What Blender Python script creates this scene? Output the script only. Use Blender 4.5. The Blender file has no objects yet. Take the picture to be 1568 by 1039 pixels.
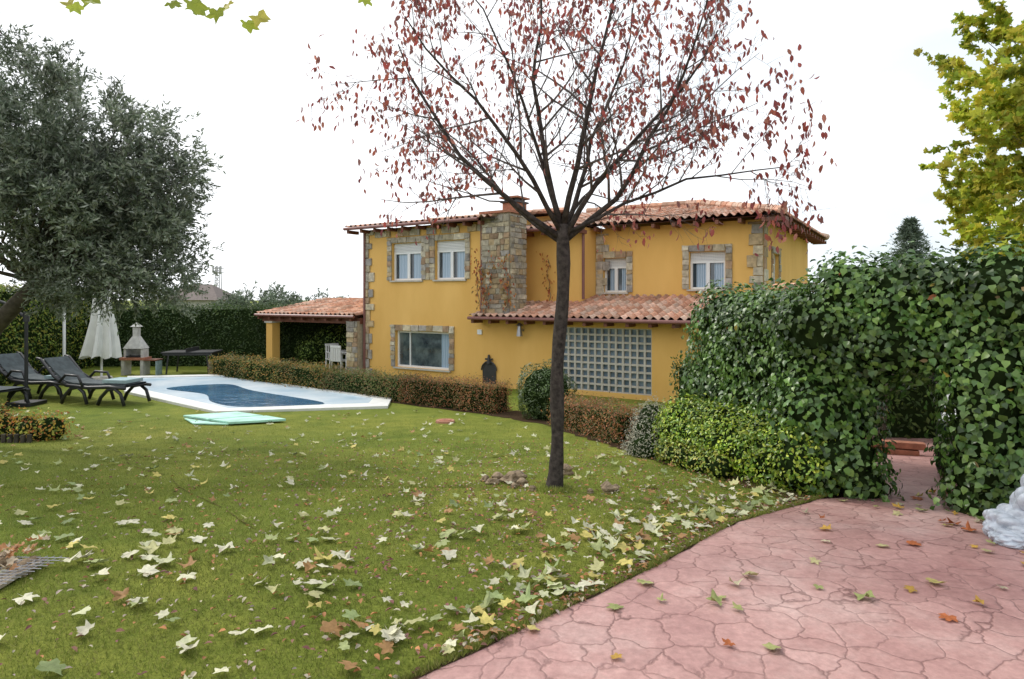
import bpy, math, random, bmesh
import numpy as np
from mathutils import Vector, Matrix
random.seed(7); rng=np.random.default_rng(7)
scene=bpy.context.scene
def V(*a): return np.array(a,dtype=float)
def nrm(a):
    a=np.asarray(a,float); return a/(np.linalg.norm(a)+1e-12)
def gz(y):
    y=np.asarray(y,float)
    z=-0.099*np.clip(y-4,0,10)
    z=np.where((y>3)&(y<5),-0.099/4*(y-3)**2,z)
    z=np.where((y>12)&(y<16),-.99+0.099/8*(16-y)**2,z)
    return z
# ------------------------------------------------------------ materials
def newmat(name):
    m=bpy.data.materials.new(name); m.use_nodes=True
    nt=m.node_tree; b=nt.nodes['Principled BSDF']; return m,nt,b
def N(nt,t,**k):
    n=nt.nodes.new(t)
    for a,v in k.items(): setattr(n,a,v)
    return n
def noise(nt,scale,detail=4,vec=None,rough=.55):
    n=N(nt,'ShaderNodeTexNoise'); n.inputs['Scale'].default_value=scale; n.inputs['Detail'].default_value=detail
    n.inputs['Roughness'].default_value=rough
    if vec: nt.links.new(vec,n.inputs['Vector'])
    return n
def ramp(nt,src,stops):
    r=N(nt,'ShaderNodeValToRGB'); e=r.color_ramp.elements
    while len(e)<len(stops): e.new(.5)
    for i,(p,c) in enumerate(stops):
        e[i].position=p; e[i].color=(c[0],c[1],c[2],1)
    nt.links.new(src,r.inputs['Fac']); return r
def mixc(nt,a,b,fac,mode='MIX'):
    m=N(nt,'ShaderNodeMix',data_type='RGBA',blend_type=mode)
    for s,i in ((a,6),(b,7)):
        if isinstance(s,tuple): m.inputs[i].default_value=(*s,1)
        else: nt.links.new(s,m.inputs[i])
    if isinstance(fac,float): m.inputs[0].default_value=fac
    else: nt.links.new(fac,m.inputs[0])
    return m.outputs[2]
def bump(nt,b,h,strength=.3,dist=.02):
    n=N(nt,'ShaderNodeBump'); n.inputs['Strength'].default_value=strength; n.inputs['Distance'].default_value=dist
    nt.links.new(h,n.inputs['Height']); nt.links.new(n.outputs[0],b.inputs['Normal'])
def simple(name,col,rough=.6,var=.25,scale=8,metal=0,bmp=.15,spec=.5):
    m,nt,b=newmat(name); tc=N(nt,'ShaderNodeTexCoord').outputs['Object']
    n=noise(nt,scale,5,tc)
    c=tuple(col); lo=tuple(x*(1-var) for x in c); hi=tuple(min(1,x*(1+var)) for x in c)
    r=ramp(nt,n.outputs['Fac'],[(.3,lo),(.7,hi)])
    nt.links.new(r.outputs[0],b.inputs['Base Color'])
    b.inputs['Roughness'].default_value=rough; b.inputs['Metallic'].default_value=metal
    b.inputs['Specular IOR Level'].default_value=spec
    if bmp: bump(nt,b,noise(nt,scale*6,3,tc).outputs['Fac'],bmp,.01)
    return m
def attrmat(name,rough=.7,transl=0,spec=.4,bmp=0,nscale=10,nvar=.3):
    m,nt,b=newmat(name); a=N(nt,'ShaderNodeAttribute',attribute_name='Col')
    tc=N(nt,'ShaderNodeTexCoord').outputs['Object']
    n=noise(nt,nscale,4,tc); r=ramp(nt,n.outputs['Fac'],[(.25,(1-nvar,)*3),(.75,(1+nvar*.6,)*3)])
    col=mixc(nt,a.outputs['Color'],r.outputs[0],1.0,'MULTIPLY')
    nt.links.new(col,b.inputs['Base Color']); b.inputs['Roughness'].default_value=rough
    b.inputs['Specular IOR Level'].default_value=spec
    if bmp: bump(nt,b,noise(nt,nscale*4,4,tc).outputs['Fac'],bmp,.01)
    if transl:
        t=N(nt,'ShaderNodeBsdfTranslucent'); nt.links.new(col,t.inputs['Color'])
        mx=N(nt,'ShaderNodeMixShader'); mx.inputs[0].default_value=transl
        out=nt.nodes['Material Output']
        nt.links.new(b.outputs[0],mx.inputs[1]); nt.links.new(t.outputs[0],mx.inputs[2]); nt.links.new(mx.outputs[0],out.inputs[0])
    return m
M={}
M['leaf']=attrmat('leaf_matte',.55,.35,.4,0,3,.15)
M['gloss']=attrmat('leaf_glossy',.36,.22,.55,0,3,.15)
M['thin']=attrmat('leaf_thin',.55,.5,.3,0,3,.1)
M['fallen']=attrmat('fallen_leaf',.65,.15,.3,0,40,.3)
M['grassb']=attrmat('grass_blade',.6,.35,.3,0,1.2,.35)
M['stone']=attrmat('stone_blocks',.85,0,.2,.5,9,.45)
M['tile']=attrmat('roof_tile',.85,0,.2,.3,7,.35)
M['core']=simple('foliage_core',(.018,.03,.01),1,.3,5,bmp=0,spec=0)  # dark colour stands in for the shade between leaves
M['white']=simple('white_pvc',(.78,.79,.8),.4,.03,3,bmp=0)
M['shutter']=simple('roller_shutter',(.7,.71,.72),.5,.05,3)
M['plaster']=simple('aged_plaster',(.5,.49,.46),.9,.2,5)
M['mortar']=simple('mortar',(.42,.35,.26),.9,.2,12)
M['brown']=simple('brown_timber',(.17,.06,.035),.6,.25,6)
M['slate']=simple('dark_roof',(.14,.11,.1),.8,.2,6)
M['gutter']=simple('brown_gutter',(.2,.08,.07),.45,.15,4)
M['black']=simple('black_plastic',(.022,.022,.025),.45,.2,6)
M['dark']=simple('dark_iron',(.035,.035,.037),.5,.2,6)
M['rubber']=simple('tyre_rubber',(.02,.02,.02),.8,.1,6)
M['metal']=simple('grey_metal',(.35,.35,.36),.35,.1,6,metal=.8,bmp=0)
M['fabric']=simple('parasol_fabric',(.66,.66,.62),.9,.08,4)
M['towel']=simple('dark_cushion',(.07,.085,.09),.95,.3,9)
M['towel2']=simple('folded_towel',(.3,.4,.42),.95,.2,9)
M['concrete']=simple('concrete',(.5,.47,.42),.9,.12,6)
M['brick']=simple('brick_red',(.36,.15,.09),.9,.3,12)
M['bag']=simple('plastic_bag',(.46,.5,.56),.22,.25,8,bmp=.5)
M['carpaint']=simple('white_car_paint',(.75,.76,.77),.2,.02,2,bmp=0)
M['mat']=simple('pool_mat',(.45,.78,.64),.6,.3,2.5)
M['drain']=simple('drain_lid',(.42,.2,.13),.8,.2,12)
M['bark']=simple('plum_bark',(.055,.045,.04),.9,.55,22,bmp=.7,spec=.2)
M['twig']=simple('plum_twig',(.12,.10,.095),.9,.4,22,bmp=0,spec=.2)
M['obark']=simple('olive_bark',(.07,.06,.045),.9,.4,12,bmp=.6,spec=.2)
M['pbark']=simple('plane_bark',(.22,.2,.14),.9,.4,6,bmp=.3,spec=.2)
M['coping']=simple('pool_coping',(.7,.7,.67),.7,.08,6)
M['soil']=simple('soil',(.06,.037,.02),1,.5,30,bmp=.8,spec=.1)
M['seam']=simple('lawn_seam',(.12,.11,.03),1,.5,30,bmp=.8,spec=.1)
M['rock']=simple('rock',(.27,.2,.13),.95,.5,14,bmp=1.0)
m,nt,b=newmat('ochre_stucco'); tc=N(nt,'ShaderNodeTexCoord').outputs['Object']
mp=N(nt,'ShaderNodeMapping'); mp.inputs['Scale'].default_value=(1,1,.35); nt.links.new(tc,mp.inputs[0])
n1=noise(nt,.9,6,mp.outputs[0],.6)
r=ramp(nt,n1.outputs['Fac'],[(.3,(.70,.405,.11)),(.7,(.81,.50,.16))])
nt.links.new(r.outputs[0],b.inputs['Base Color']); b.inputs['Roughness'].default_value=.9; b.inputs['Specular IOR Level'].default_value=.3
bump(nt,b,noise(nt,60,3,tc).outputs['Fac'],.3,.01); M['stucco']=m
m,nt,b=newmat('window_glass'); b.inputs['Base Color'].default_value=(.035,.05,.065,1); b.inputs['Roughness'].default_value=.06; b.inputs['Specular IOR Level'].default_value=1.0; M['glass']=m
m,nt,b=newmat('large_pane_glass'); tc=N(nt,'ShaderNodeTexCoord').outputs['Object']; n=noise(nt,1.6,4,tc,.6)
r=ramp(nt,n.outputs['Fac'],[(.4,(.03,.045,.055)),(.6,(.13,.17,.18))]); nt.links.new(r.outputs[0],b.inputs['Base Color']); b.inputs['Roughness'].default_value=.04; b.inputs['IOR'].default_value=2.0; M['pane']=m
m,nt,b=newmat('curtain_reflection_glass'); tc=N(nt,'ShaderNodeTexCoord').outputs['Object']
w=N(nt,'ShaderNodeTexWave'); w.inputs['Scale'].default_value=5; w.inputs['Distortion'].default_value=1.5; nt.links.new(tc,w.inputs[0])
r=ramp(nt,w.outputs['Fac'],[(0,(.2,.3,.42)),(1,(.45,.56,.68))]); nt.links.new(r.outputs[0],b.inputs['Base Color']); b.inputs['Roughness'].default_value=.15; M['curtain_refl']=m  # curtain folds, with a bluish-white sky reflection painted into their colour
m,nt,b=newmat('glass_block'); b.inputs['Roughness'].default_value=.2; b.inputs['Specular IOR Level'].default_value=.8
tc=N(nt,'ShaderNodeTexCoord').outputs['Object']; n=noise(nt,3,3,tc); r=ramp(nt,n.outputs['Fac'],[(.3,(.08,.13,.19)),(.7,(.22,.3,.38))]); nt.links.new(r.outputs[0],b.inputs['Base Color']); M['gblock']=m
m,nt,b=newmat('pool_water'); b.inputs['Roughness'].default_value=.12
tc=N(nt,'ShaderNodeTexCoord').outputs['Object']; n=noise(nt,.9,4,tc); r=ramp(nt,n.outputs['Fac'],[(.35,(.03,.11,.22)),(.75,(.09,.22,.35))]); nt.links.new(r.outputs[0],b.inputs['Base Color'])
bump(nt,b,noise(nt,4,2,tc).outputs['Fac'],.3,.05); M['water']=m
m,nt,b=newmat('pool_cover'); b.inputs['Roughness'].default_value=.25
tc=N(nt,'ShaderNodeTexCoord').outputs['Object']; n=noise(nt,.7,4,tc); r=ramp(nt,n.outputs['Fac'],[(.3,(.45,.6,.72)),(.6,(.72,.8,.86))]); nt.links.new(r.outputs[0],b.inputs['Base Color']); 
bump(nt,b,noise(nt,2,3,tc).outputs['Fac'],.3,.05); M['cover']=m
# lawn
m,nt,b=newmat('lawn'); tc=N(nt,'ShaderNodeTexCoord').outputs['Object']
n1=noise(nt,.3,5,tc); n2=noise(nt,45,5,tc,.75); n3=noise(nt,2.2,6,tc,.7)
r1=ramp(nt,n1.outputs['Fac'],[(.35,(.155,.20,.035)),(.65,(.25,.265,.055))])
r3=ramp(nt,n3.outputs['Fac'],[(.3,(.66,.75,.64)),(.7,(1.22,1.15,1.1))])
c=mixc(nt,r1.outputs[0],r3.outputs[0],1.0,'MULTIPLY')
r2=ramp(nt,n2.outputs['Fac'],[(.3,(.55,.6,.5)),(.7,(1.35,1.3,1.3))])
c=mixc(nt,c,r2.outputs[0],1.0,'MULTIPLY')
nt.links.new(c,b.inputs['Base Color']); b.inputs['Roughness'].default_value=.9; b.inputs['Specular IOR Level'].default_value=.1
bump(nt,b,n2.outputs['Fac'],.7,.03); M['lawn']=m
# paving
m,nt,b=newmat('stamped_concrete'); tc=N(nt,'ShaderNodeTexCoord').outputs['Object']
nd=noise(nt,3.5,3,tc); vm=N(nt,'ShaderNodeVectorMath',operation='SCALE'); vm.inputs['Scale'].default_value=.2; nt.links.new(nd.outputs['Color'],vm.inputs[0])
nd2=noise(nt,18,3,tc); vm2=N(nt,'ShaderNodeVectorMath',operation='SCALE'); vm2.inputs['Scale'].default_value=.04; nt.links.new(nd2.outputs['Color'],vm2.inputs[0])
va=N(nt,'ShaderNodeVectorMath',operation='ADD'); nt.links.new(tc,va.inputs[0]); nt.links.new(vm.outputs[0],va.inputs[1])
vb=N(nt,'ShaderNodeVectorMath',operation='ADD'); nt.links.new(va.outputs[0],vb.inputs[0]); nt.links.new(vm2.outputs[0],vb.inputs[1])
vo=N(nt,'ShaderNodeTexVoronoi',feature='DISTANCE_TO_EDGE'); vo.inputs['Scale'].default_value=4.6; nt.links.new(vb.outputs[0],vo.inputs['Vector'])
vc=N(nt,'ShaderNodeTexVoronoi',feature='F1'); vc.inputs['Scale'].default_value=4.6; nt.links.new(vb.outputs[0],vc.inputs['Vector'])
n1=noise(nt,.9,7,tc,.7); n2=noise(nt,22,6,tc,.75)
r1=ramp(nt,n1.outputs['Fac'],[(.3,(.33,.165,.155)),(.5,(.47,.27,.245)),(.7,(.58,.40,.365))])
r2=ramp(nt,n2.outputs['Fac'],[(.25,(.7,.68,.68)),(.7,(1.17,1.17,1.17))])
c=mixc(nt,r1.outputs[0],r2.outputs[0],1.0,'MULTIPLY')
sep=N(nt,'ShaderNodeSeparateColor'); nt.links.new(vc.outputs['Color'],sep.inputs[0])
rc=ramp(nt,sep.outputs[0],[(0,(.91,.89,.89)),(1,(1.06,1.06,1.06))]); c=mixc(nt,c,rc.outputs[0],1.0,'MULTIPLY')
re=ramp(nt,vo.outputs['Distance'],[(.0,(.38,.33,.33)),(.012,(.55,.5,.5)),(.03,(1,1,1))])
nf=noise(nt,1.7,3,tc); rf=ramp(nt,nf.outputs['Fac'],[(.35,(.35,.35,.35)),(.65,(.95,.95,.95))])
c=mixc(nt,c,re.outputs[0],rf.outputs[0],'MULTIPLY')
nt.links.new(c,b.inputs['Base Color']); b.inputs['Roughness'].default_value=.5; b.inputs['Specular IOR Level'].default_value=.45
hh=ramp(nt,vo.outputs['Distance'],[(0,(0,0,0)),(.05,(.8,.8,.8)),(.3,(1,1,1))])
hm=mixc(nt,hh.outputs[0],n2.outputs['Color'],.35); bump(nt,b,hm,.5,.015); M['paving']=m

# ------------------------------------------------------------ mesh builder
class MB:
    def __init__(s): s.v=[];s.f=[];s.m=[];s.c=[];s.mats=[]
    def mi(s,k):
        if k not in s.mats: s.mats.append(k)
        return s.mats.index(k)
    def add(s,vs,fs,mat,col=(1,1,1)):
        o=len(s.v); s.v+= [tuple(map(float,p)) for p in vs]; s.f+=[tuple(i+o for i in f) for f in fs]
        k=s.mi(mat); s.m+=[k]*len(fs); s.c+=[tuple(col)]*len(vs)
    def obox(s,O,E,U,Nn,a,c,d,mat,col=(1,1,1)):
        O,E,U,Nn=map(np.asarray,(O,E,U,Nn)); vs=[O+E*x+U*z+Nn*y for x in a for z in c for y in d]
        s.add(vs,[(0,1,3,2),(4,6,7,5),(0,4,5,1),(2,3,7,6),(0,2,6,4),(1,5,7,3)],mat,col)
    def box(s,c,sz,mat,rz=0,ry=0,col=(1,1,1)):
        R=np.array(Matrix.Rotation(rz,3,'Z')@Matrix.Rotation(ry,3,'Y'))
        h=np.array(sz)/2
        s.obox(np.array(c,float),R[:,0],R[:,2],R[:,1],(-h[0],h[0]),(-h[2],h[2]),(-h[1],h[1]),mat,col)
    def cyl(s,p0,p1,r0,r1,mat,n=8,cap=True,col=(1,1,1)):
        p0=np.asarray(p0,float);p1=np.asarray(p1,float); d=nrm(p1-p0)
        a=nrm(np.cross(d,(0,0,1) if abs(d[2])<.9 else (1,0,0))); b=np.cross(d,a)
        vs=[]
        for p,r in ((p0,r0),(p1,r1)):
            for i in range(n):
                t=2*math.pi*i/n; vs.append(p+r*(a*math.cos(t)+b*math.sin(t)))
        fs=[(i,(i+1)%n,n+(i+1)%n,n+i) for i in range(n)]
        if cap: fs+=[tuple(range(n-1,-1,-1)),tuple(range(n,2*n))]
        s.add(vs,fs,mat,col)
    def tube(s,pts,rs,mat,n=8,col=(1,1,1)):
        pts=[np.asarray(p,float) for p in pts]; 
        if not hasattr(rs,'__len__'): rs=[rs]*len(pts)
        ref=V(.3,.9,.2); vs=[];fs=[]
        for k,p in enumerate(pts):
            d=nrm(pts[min(k+1,len(pts)-1)]-pts[max(k-1,0)])
            a=nrm(np.cross(d,ref)); b=np.cross(d,a)
            for i in range(n):
                t=2*math.pi*i/n; vs.append(p+rs[k]*(a*math.cos(t)+b*math.sin(t)))
        for k in range(len(pts)-1):
            for i in range(n): fs.append((k*n+i,k*n+(i+1)%n,(k+1)*n+(i+1)%n,(k+1)*n+i))
        fs+=[tuple(range(n-1,-1,-1)),tuple(range((len(pts)-1)*n,len(pts)*n))]
        s.add(vs,fs,mat,col)
    def poly(s,pts,mat,z0=None,col=(1,1,1)):
        s.add(pts,[tuple(range(len(pts)))],mat,col)
    def obj(s,name,parent=None,smooth=False,bevel=0):
        me=bpy.data.meshes.new(name); me.from_pydata(s.v,[],s.f)
        for k in s.mats: me.materials.append(M[k])
        me.polygons.foreach_set('material_index',s.m)
        if smooth: me.polygons.foreach_set('use_smooth',[True]*len(s.f))
        ca=me.color_attributes.new('Col','FLOAT_COLOR','POINT')
        arr=np.ones((len(s.v),4),np.float32); arr[:,:3]=np.array(s.c); ca.data.foreach_set('color',arr.ravel())
        me.update(); o=bpy.data.objects.new(name,me); scene.collection.objects.link(o)
        if parent: o.parent=parent
        if bevel:
            md=o.modifiers.new('bev','BEVEL'); md.width=bevel; md.segments=2; md.limit_method='ANGLE'
        return o
def empty(name,loc=(0,0,0),rz=0):
    e=bpy.data.objects.new(name,None); e.location=loc; e.rotation_euler=(0,0,rz); scene.collection.objects.link(e); return e
# ------------------------------------------------------------ leaf clouds
def tmpl_diamond(w=.45,fold=.12):
    return V([0,0,0],[w*.5,.45,fold],[0,1,0],[-w*.5,.45,fold]).reshape(-1,3),[(0,1,2),(0,2,3)]
def tmpl_oval(w=.55,fold=.1,droop=.15):
    v=[[0,0,0],[w*.42,.25,fold],[w*.45,.6,fold],[0,1,-droop],[-w*.45,.6,fold],[-w*.42,.25,fold],[0,.5,0]]
    return np.array(v,float),[(0,1,6),(1,2,6),(2,3,6),(3,4,6),(4,5,6),(5,0,6)]
def tmpl_ivy():
    v=[[0,0,0],[.40,.02,.05],[.44,.38,.08],[.28,.62,.08],[0,1.0,-.15],[-.28,.62,.08],[-.44,.38,.08],[-.40,.02,.05],[0,.4,0]]
    return np.array(v,float),[(0,1,8),(1,2,8),(2,3,8),(3,4,8),(4,5,8),(5,6,8),(6,7,8),(7,0,8)]
def tmpl_plane(curl=.2,seed=0):
    rr=random.Random(seed)
    spec=[(-90,.2),(-55,.5),(-22,.8),(-8,.66),(8,.6),(26,.82),(38,1.0),(50,.78),(63,.62),(78,.85),(90,1.12),(102,.85),(117,.62),(130,.78),(142,1.0),(154,.82),(172,.6),(188,.66),(202,.8),(235,.5)]
    v=[[0,0,0]]
    roll=rr.uniform(-.6,1.0)
    for a,r in spec:
        r*=rr.uniform(.85,1.08); a=math.radians(a+rr.uniform(-5,5)); x=r*math.cos(a); y=r*math.sin(a)
        z=curl*(r*r)*(.6+.6*math.sin(3*a+seed))+rr.uniform(-.07,.07)+roll*max(0,x)**2*.6
        x=x*(.92-.3*max(0,roll)*(x>0))
        v.append([x,y*.9,z])
    n=len(spec); f=[(0,1+i,1+(i+1)%n) for i in range(n)]
    v+= [[.02,-.1,0],[-.02,-.1,0],[0.05,-.75,.08]]; f.append((n+1,n+2,n+3))
    return np.array(v,float),f
def leafcloud(name,P,Nn,T,size,cols,tmpl,mat,parent=None,extra=None):
    tmpls=tmpl if isinstance(tmpl,list) else [tmpl]
    P=np.asarray(P);n=len(P)
    Nn=Nn/(np.linalg.norm(Nn,axis=1,keepdims=True)+1e-9)
    T=T-(T*Nn).sum(1,keepdims=True)*Nn; T/= (np.linalg.norm(T,axis=1,keepdims=True)+1e-9)
    B=np.cross(T,Nn); size=np.broadcast_to(np.asarray(size,float),(n,))
    VV=[];LI=[];LT=[];CC=[];off=0
    grp=np.arange(n)%len(tmpls)
    for g,(tv,tf) in enumerate(tmpls):
        ix=np.where(grp==g)[0]; k=len(tv)
        if len(ix)==0: continue
        W=(P[ix,None,:]+size[ix,None,None]*(tv[None,:,0:1]*B[ix,None,:]+tv[None,:,1:2]*T[ix,None,:]+tv[None,:,2:3]*Nn[ix,None,:])).reshape(-1,3)
        fl=np.concatenate([np.array(f) for f in tf]); ft=np.array([len(f) for f in tf])
        LI.append(((np.arange(len(ix))*k)[:,None]+fl[None,:]).ravel()+off); LT.append(np.tile(ft,len(ix)))
        VV.append(W); CC.append(np.repeat(cols[ix],k,axis=0)); off+=len(W)
    VV=np.concatenate(VV);LI=np.concatenate(LI);LT=np.concatenate(LT);CC=np.concatenate(CC)
    me=bpy.data.meshes.new(name); me.vertices.add(len(VV)); me.vertices.foreach_set('co',VV.astype(np.float32).ravel())
    me.loops.add(len(LI)); me.loops.foreach_set('vertex_index',LI.astype(np.int32))
    me.polygons.add(len(LT)); me.polygons.foreach_set('loop_start',(np.cumsum(LT)-LT).astype(np.int32))
    me.update(calc_edges=True); me.validate()
    ca=me.color_attributes.new('Col','FLOAT_COLOR','POINT'); arr=np.ones((len(VV),4),np.float32); arr[:,:3]=CC; ca.data.foreach_set('color',arr.ravel())
    me.materials.append(M[mat]); o=bpy.data.objects.new(name,me); scene.collection.objects.link(o)
    if parent: o.parent=parent
    return o
def pick(pal,n,P=None,var=.25,clump=.35,fr=2.2):
    pal=np.array([p[:3] for p in pal])
    ix=rng.integers(0,len(pal),n); c=pal[ix]*rng.uniform(1-var,1+var,(n,1))
    if P is not None:
        f=np.sin(P[:,0]*fr*1.3+P[:,2]*fr)+np.sin(P[:,1]*fr*1.1-P[:,2]*fr*1.7+1)+np.sin((P[:,0]+P[:,1])*fr*2.3+P[:,2]*fr*2.9)
        c=c*(1+clump*f[:,None]/3)
    return np.clip(c,0,1)
def rv(n): 
    a=rng.normal(size=(n,3)); return a/np.linalg.norm(a,axis=1,keepdims=True)
def hedge(name,pts,width,height,n,ls,pal,tmpl,mat='leaf',zb=None,rough=.06,lump=.08,clump=.35,fr=2.2):
    e=empty(name); pts=[V(*p) for p in pts]; segs=[(a,b,np.linalg.norm(b-a)) for a,b in zip(pts[:-1],pts[1:])]
    L=sum(s[2] for s in segs); P=[];NN=[]
    core=MB()
    for k,(a,b,l) in enumerate(segs):
        d=(b-a)/l; q=V(d[1],-d[0]); nn=int(n*l/L)
        per=2*height+width; u=rng.uniform(0,per,nn); t=rng.uniform(-.02*l,l*1.02,nn)
        xy=a[None]+d[None]*t[:,None]; z0=gz(xy[:,1]); p=np.zeros((nn,3)); no=np.zeros((nn,3))
        s1=u<height; s2=(u>=height)&(u<2*height); s3=u>=2*height
        lm=lump*(np.sin(t*3.1+u*2)+np.sin(t*7.3-u*5))*.5
        off=np.where(s1,width/2+lm,np.where(s2,-width/2-lm,u-2*height-width/2))
        hz=np.where(s1,u,np.where(s2,u-height,height+lm*.8))
        p[:,:2]=xy+q[None]*off[:,None]; p[:,2]=z0+hz
        no[:,:2]=q[None]*np.where(s1,1,np.where(s2,-1,0))[:,None]; no[:,2]=np.where(s3,1,.25)
        P.append(p+rng.normal(0,rough,(nn,3))); NN.append(no)
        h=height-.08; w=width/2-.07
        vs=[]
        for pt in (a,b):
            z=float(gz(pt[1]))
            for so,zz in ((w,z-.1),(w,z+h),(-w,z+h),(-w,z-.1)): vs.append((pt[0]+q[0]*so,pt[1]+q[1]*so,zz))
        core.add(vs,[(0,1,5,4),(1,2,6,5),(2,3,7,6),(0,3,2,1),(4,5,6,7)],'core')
    for pt,dirn in ((pts[0],-(pts[1]-pts[0])),(pts[-1],pts[-1]-pts[-2])):
        nn=int(n*width/L*.5)+30; d=nrm(dirn); q=V(d[1],-d[0])
        o_=rng.uniform(-width/2,width/2,nn); p=np.zeros((nn,3)); p[:,:2]=pt+q[None]*o_[:,None]; p[:,2]=gz(pt[1])+rng.uniform(0,height,nn)
        no=np.tile(np.append(d,.2),(nn,1)); P.append(p+rng.normal(0,rough,(nn,3))); NN.append(no)
    P=np.concatenate(P);NN=np.concatenate(NN); n=len(P)
    core.obj('dark_inner_core',e)  # added solid filler behind the leaves, coloured dark like the shaded inside
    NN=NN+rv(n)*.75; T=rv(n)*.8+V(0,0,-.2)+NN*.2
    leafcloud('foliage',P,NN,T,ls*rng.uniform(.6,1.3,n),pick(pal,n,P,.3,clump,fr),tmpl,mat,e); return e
def blobs(name,S,n,ls,pal,tmpl,mat='gloss',down=.6,clump=.35,rough=.05,shell=.88,jit=.7,corek=.84,fr=2.2):
    e=empty(name); C=np.array([s[:3] for s in S],float); R=np.array([s[3] for s in S],float)
    w=R**2/np.sum(R**2); ix=rng.choice(len(S),n,p=w); D=rv(n)
    f=1+.09*np.sin(D[:,0]*7+ix)+.07*np.sin(D[:,2]*9+D[:,1]*6+ix*2)
    P=C[ix]+D*(R[ix]*f)[:,None]
    keep=np.ones(n,bool)
    for c,r in zip(C,R): keep&=np.linalg.norm(P-c,axis=1)>r*shell
    keep&=P[:,2]>gz(P[:,1])-.02
    P=P[keep]+rng.normal(0,rough,(keep.sum(),3)); D=D[keep]; n=len(P)
    NN=D+V(0,0,.25)+rv(n)*jit; T=rv(n)*.7+V(0,0,-down)
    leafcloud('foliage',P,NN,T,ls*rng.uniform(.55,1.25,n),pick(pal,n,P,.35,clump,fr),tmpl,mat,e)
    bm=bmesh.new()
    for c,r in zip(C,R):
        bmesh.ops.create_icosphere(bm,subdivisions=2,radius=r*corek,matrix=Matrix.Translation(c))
    me=bpy.data.meshes.new('dark_inner_core'); bm.to_mesh(me); bm.free(); me.materials.append(M['core'])  # added dark spheres that close the gaps between leaves, not branches
    o=bpy.data.objects.new('dark_inner_core',me); scene.collection.objects.link(o); o.parent=e
    return e
DI=tmpl_diamond(); OV=tmpl_oval(); IV=tmpl_ivy(); NR=tmpl_diamond(.26,.04)
PL=[tmpl_plane(c,s) for s,c in enumerate((.12,.25,-.15,.4,.05,.3,.5,-.1))]

# ------------------------------------------------------------ ground
def sheet(name,rows,xl,xr,off,mat,nx=2):
    vs=[];fs=[]
    for j,y in enumerate(rows):
        a=xl(y);b=xr(y)
        for i in range(nx): x=a+(b-a)*i/(nx-1); vs.append((x,y,float(gz(y))+off))
    for j in range(len(rows)-1):
        for i in range(nx-1): k=j*nx+i; fs.append((k,k+1,k+1+nx,k+nx))
    mb=MB(); mb.add(vs,fs,mat); return mb.obj(name,None,True)
base_rows=[round(-8+.1*i,2) for i in range(241)]
sheet('lawn_ground',[-300,-20]+base_rows+[30,600],lambda y:-500,lambda y:500,0,'lawn')
_by=[-8,0,2.825,3.235,4.03,5.1,5.8,6.3,7,8,9,12.5]; _bx=[-12.3,-3.5,-.407,.052,.87,1.76,2.62,3.2,3.8,4.3,4.6,5.2]
def bx(y): return float(np.interp(y,_by,_bx))+ .015*math.sin(y*9)+.01*math.sin(y*23)
rows=[r for r in base_rows if r<=12.5]
sheet('driveway_pavement',rows,bx,lambda y:14.0,.006,'paving')
sheet('soil_edge',[r for r in rows if -1<r<7],lambda y:bx(y)-.035,lambda y:bx(y)+.004,.010,'soil')
mb=MB()
def soil(pts,w):
    pts=[V(*p) for p in pts]
    for a,b in zip(pts[:-1],pts[1:]):
        d=nrm(b-a); q=V(d[1],-d[0])*w; n=12
        vs=[]
        for i in range(n+1):
            p=a+(b-a)*i/n; j=random.uniform(.85,1.15)
            for s_ in (q*j,-q): vs.append((p[0]+s_[0],p[1]+s_[1],float(gz(p[1]+s_[1]))+.006))
        mb.add(vs,[(2*i,2*i+2,2*i+3,2*i+1) for i in range(n)],'soil')
soil([(2.2,8.6),(3.0,6.0)],.5); soil([(1.1,12.9),(1.85,9.9),(2.2,8.65)],.42); soil([(-9.9,22.2),(-5.2,18.6),(-.25,14.9),(1.05,13.2)],.45)
mb.obj('bed_soil')
# ------------------------------------------------------------ grass blades
def on_lawn(x,y):
    b_=np.interp(y,_by,_bx); return x<b_-.01
X=[];Y=[];H_=[]
def grass(n,y0,y1,h,fade=False):
    y=y0+(y1-y0)*(rng.uniform(0,1,n)**1.7 if fade else rng.uniform(0,1,n)); x=rng.uniform(-.86*y-.3,np.minimum(.86*y,3.2),n); k=on_lawn(x,y)
    if y1>7: k&=(x<np.interp(y,[6,9,12,15],[3,1.5,.8,-.6]))
    X.append(x[k]);Y.append(y[k]);H_.append(np.full(k.sum(),h))
grass(70000,2.5,4.2,.026); grass(80000,4.2,6.5,.028); grass(95000,6.5,13.8,.03,True)
ye=rng.uniform(1.8,6.2,14000); xe=np.interp(ye,_by,_bx)-np.abs(rng.normal(0,.03,14000)); X.append(xe);Y.append(ye);H_.append(np.full(14000,.04))
a_=rng.uniform(0,6.28,1500); r_=.1+np.abs(rng.normal(0,.05,1500)); X.append(.41+r_*np.cos(a_)); Y.append(6.4+r_*np.sin(a_)); H_.append(np.full(1500,.06))
X=np.concatenate(X);Y=np.concatenate(Y);H_=np.concatenate(H_); n=len(X)
P=np.stack([X,Y,gz(Y)-.002],1); NN=rv(n)*V(1,1,.2); T=V(0,0,1)+rv(n)*.75
gc=pick([(.22,.275,.05),(.28,.31,.065),(.175,.225,.04),(.34,.33,.11)],n,P,.25,.25,.9)
leafcloud('grass',P,NN,T,H_*rng.uniform(.5,1.3,n),gc,(V([-.07,0,0],[.07,0,0],[0,1,.15]).reshape(-1,3),[(0,1,2)]),'grassb')
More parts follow.
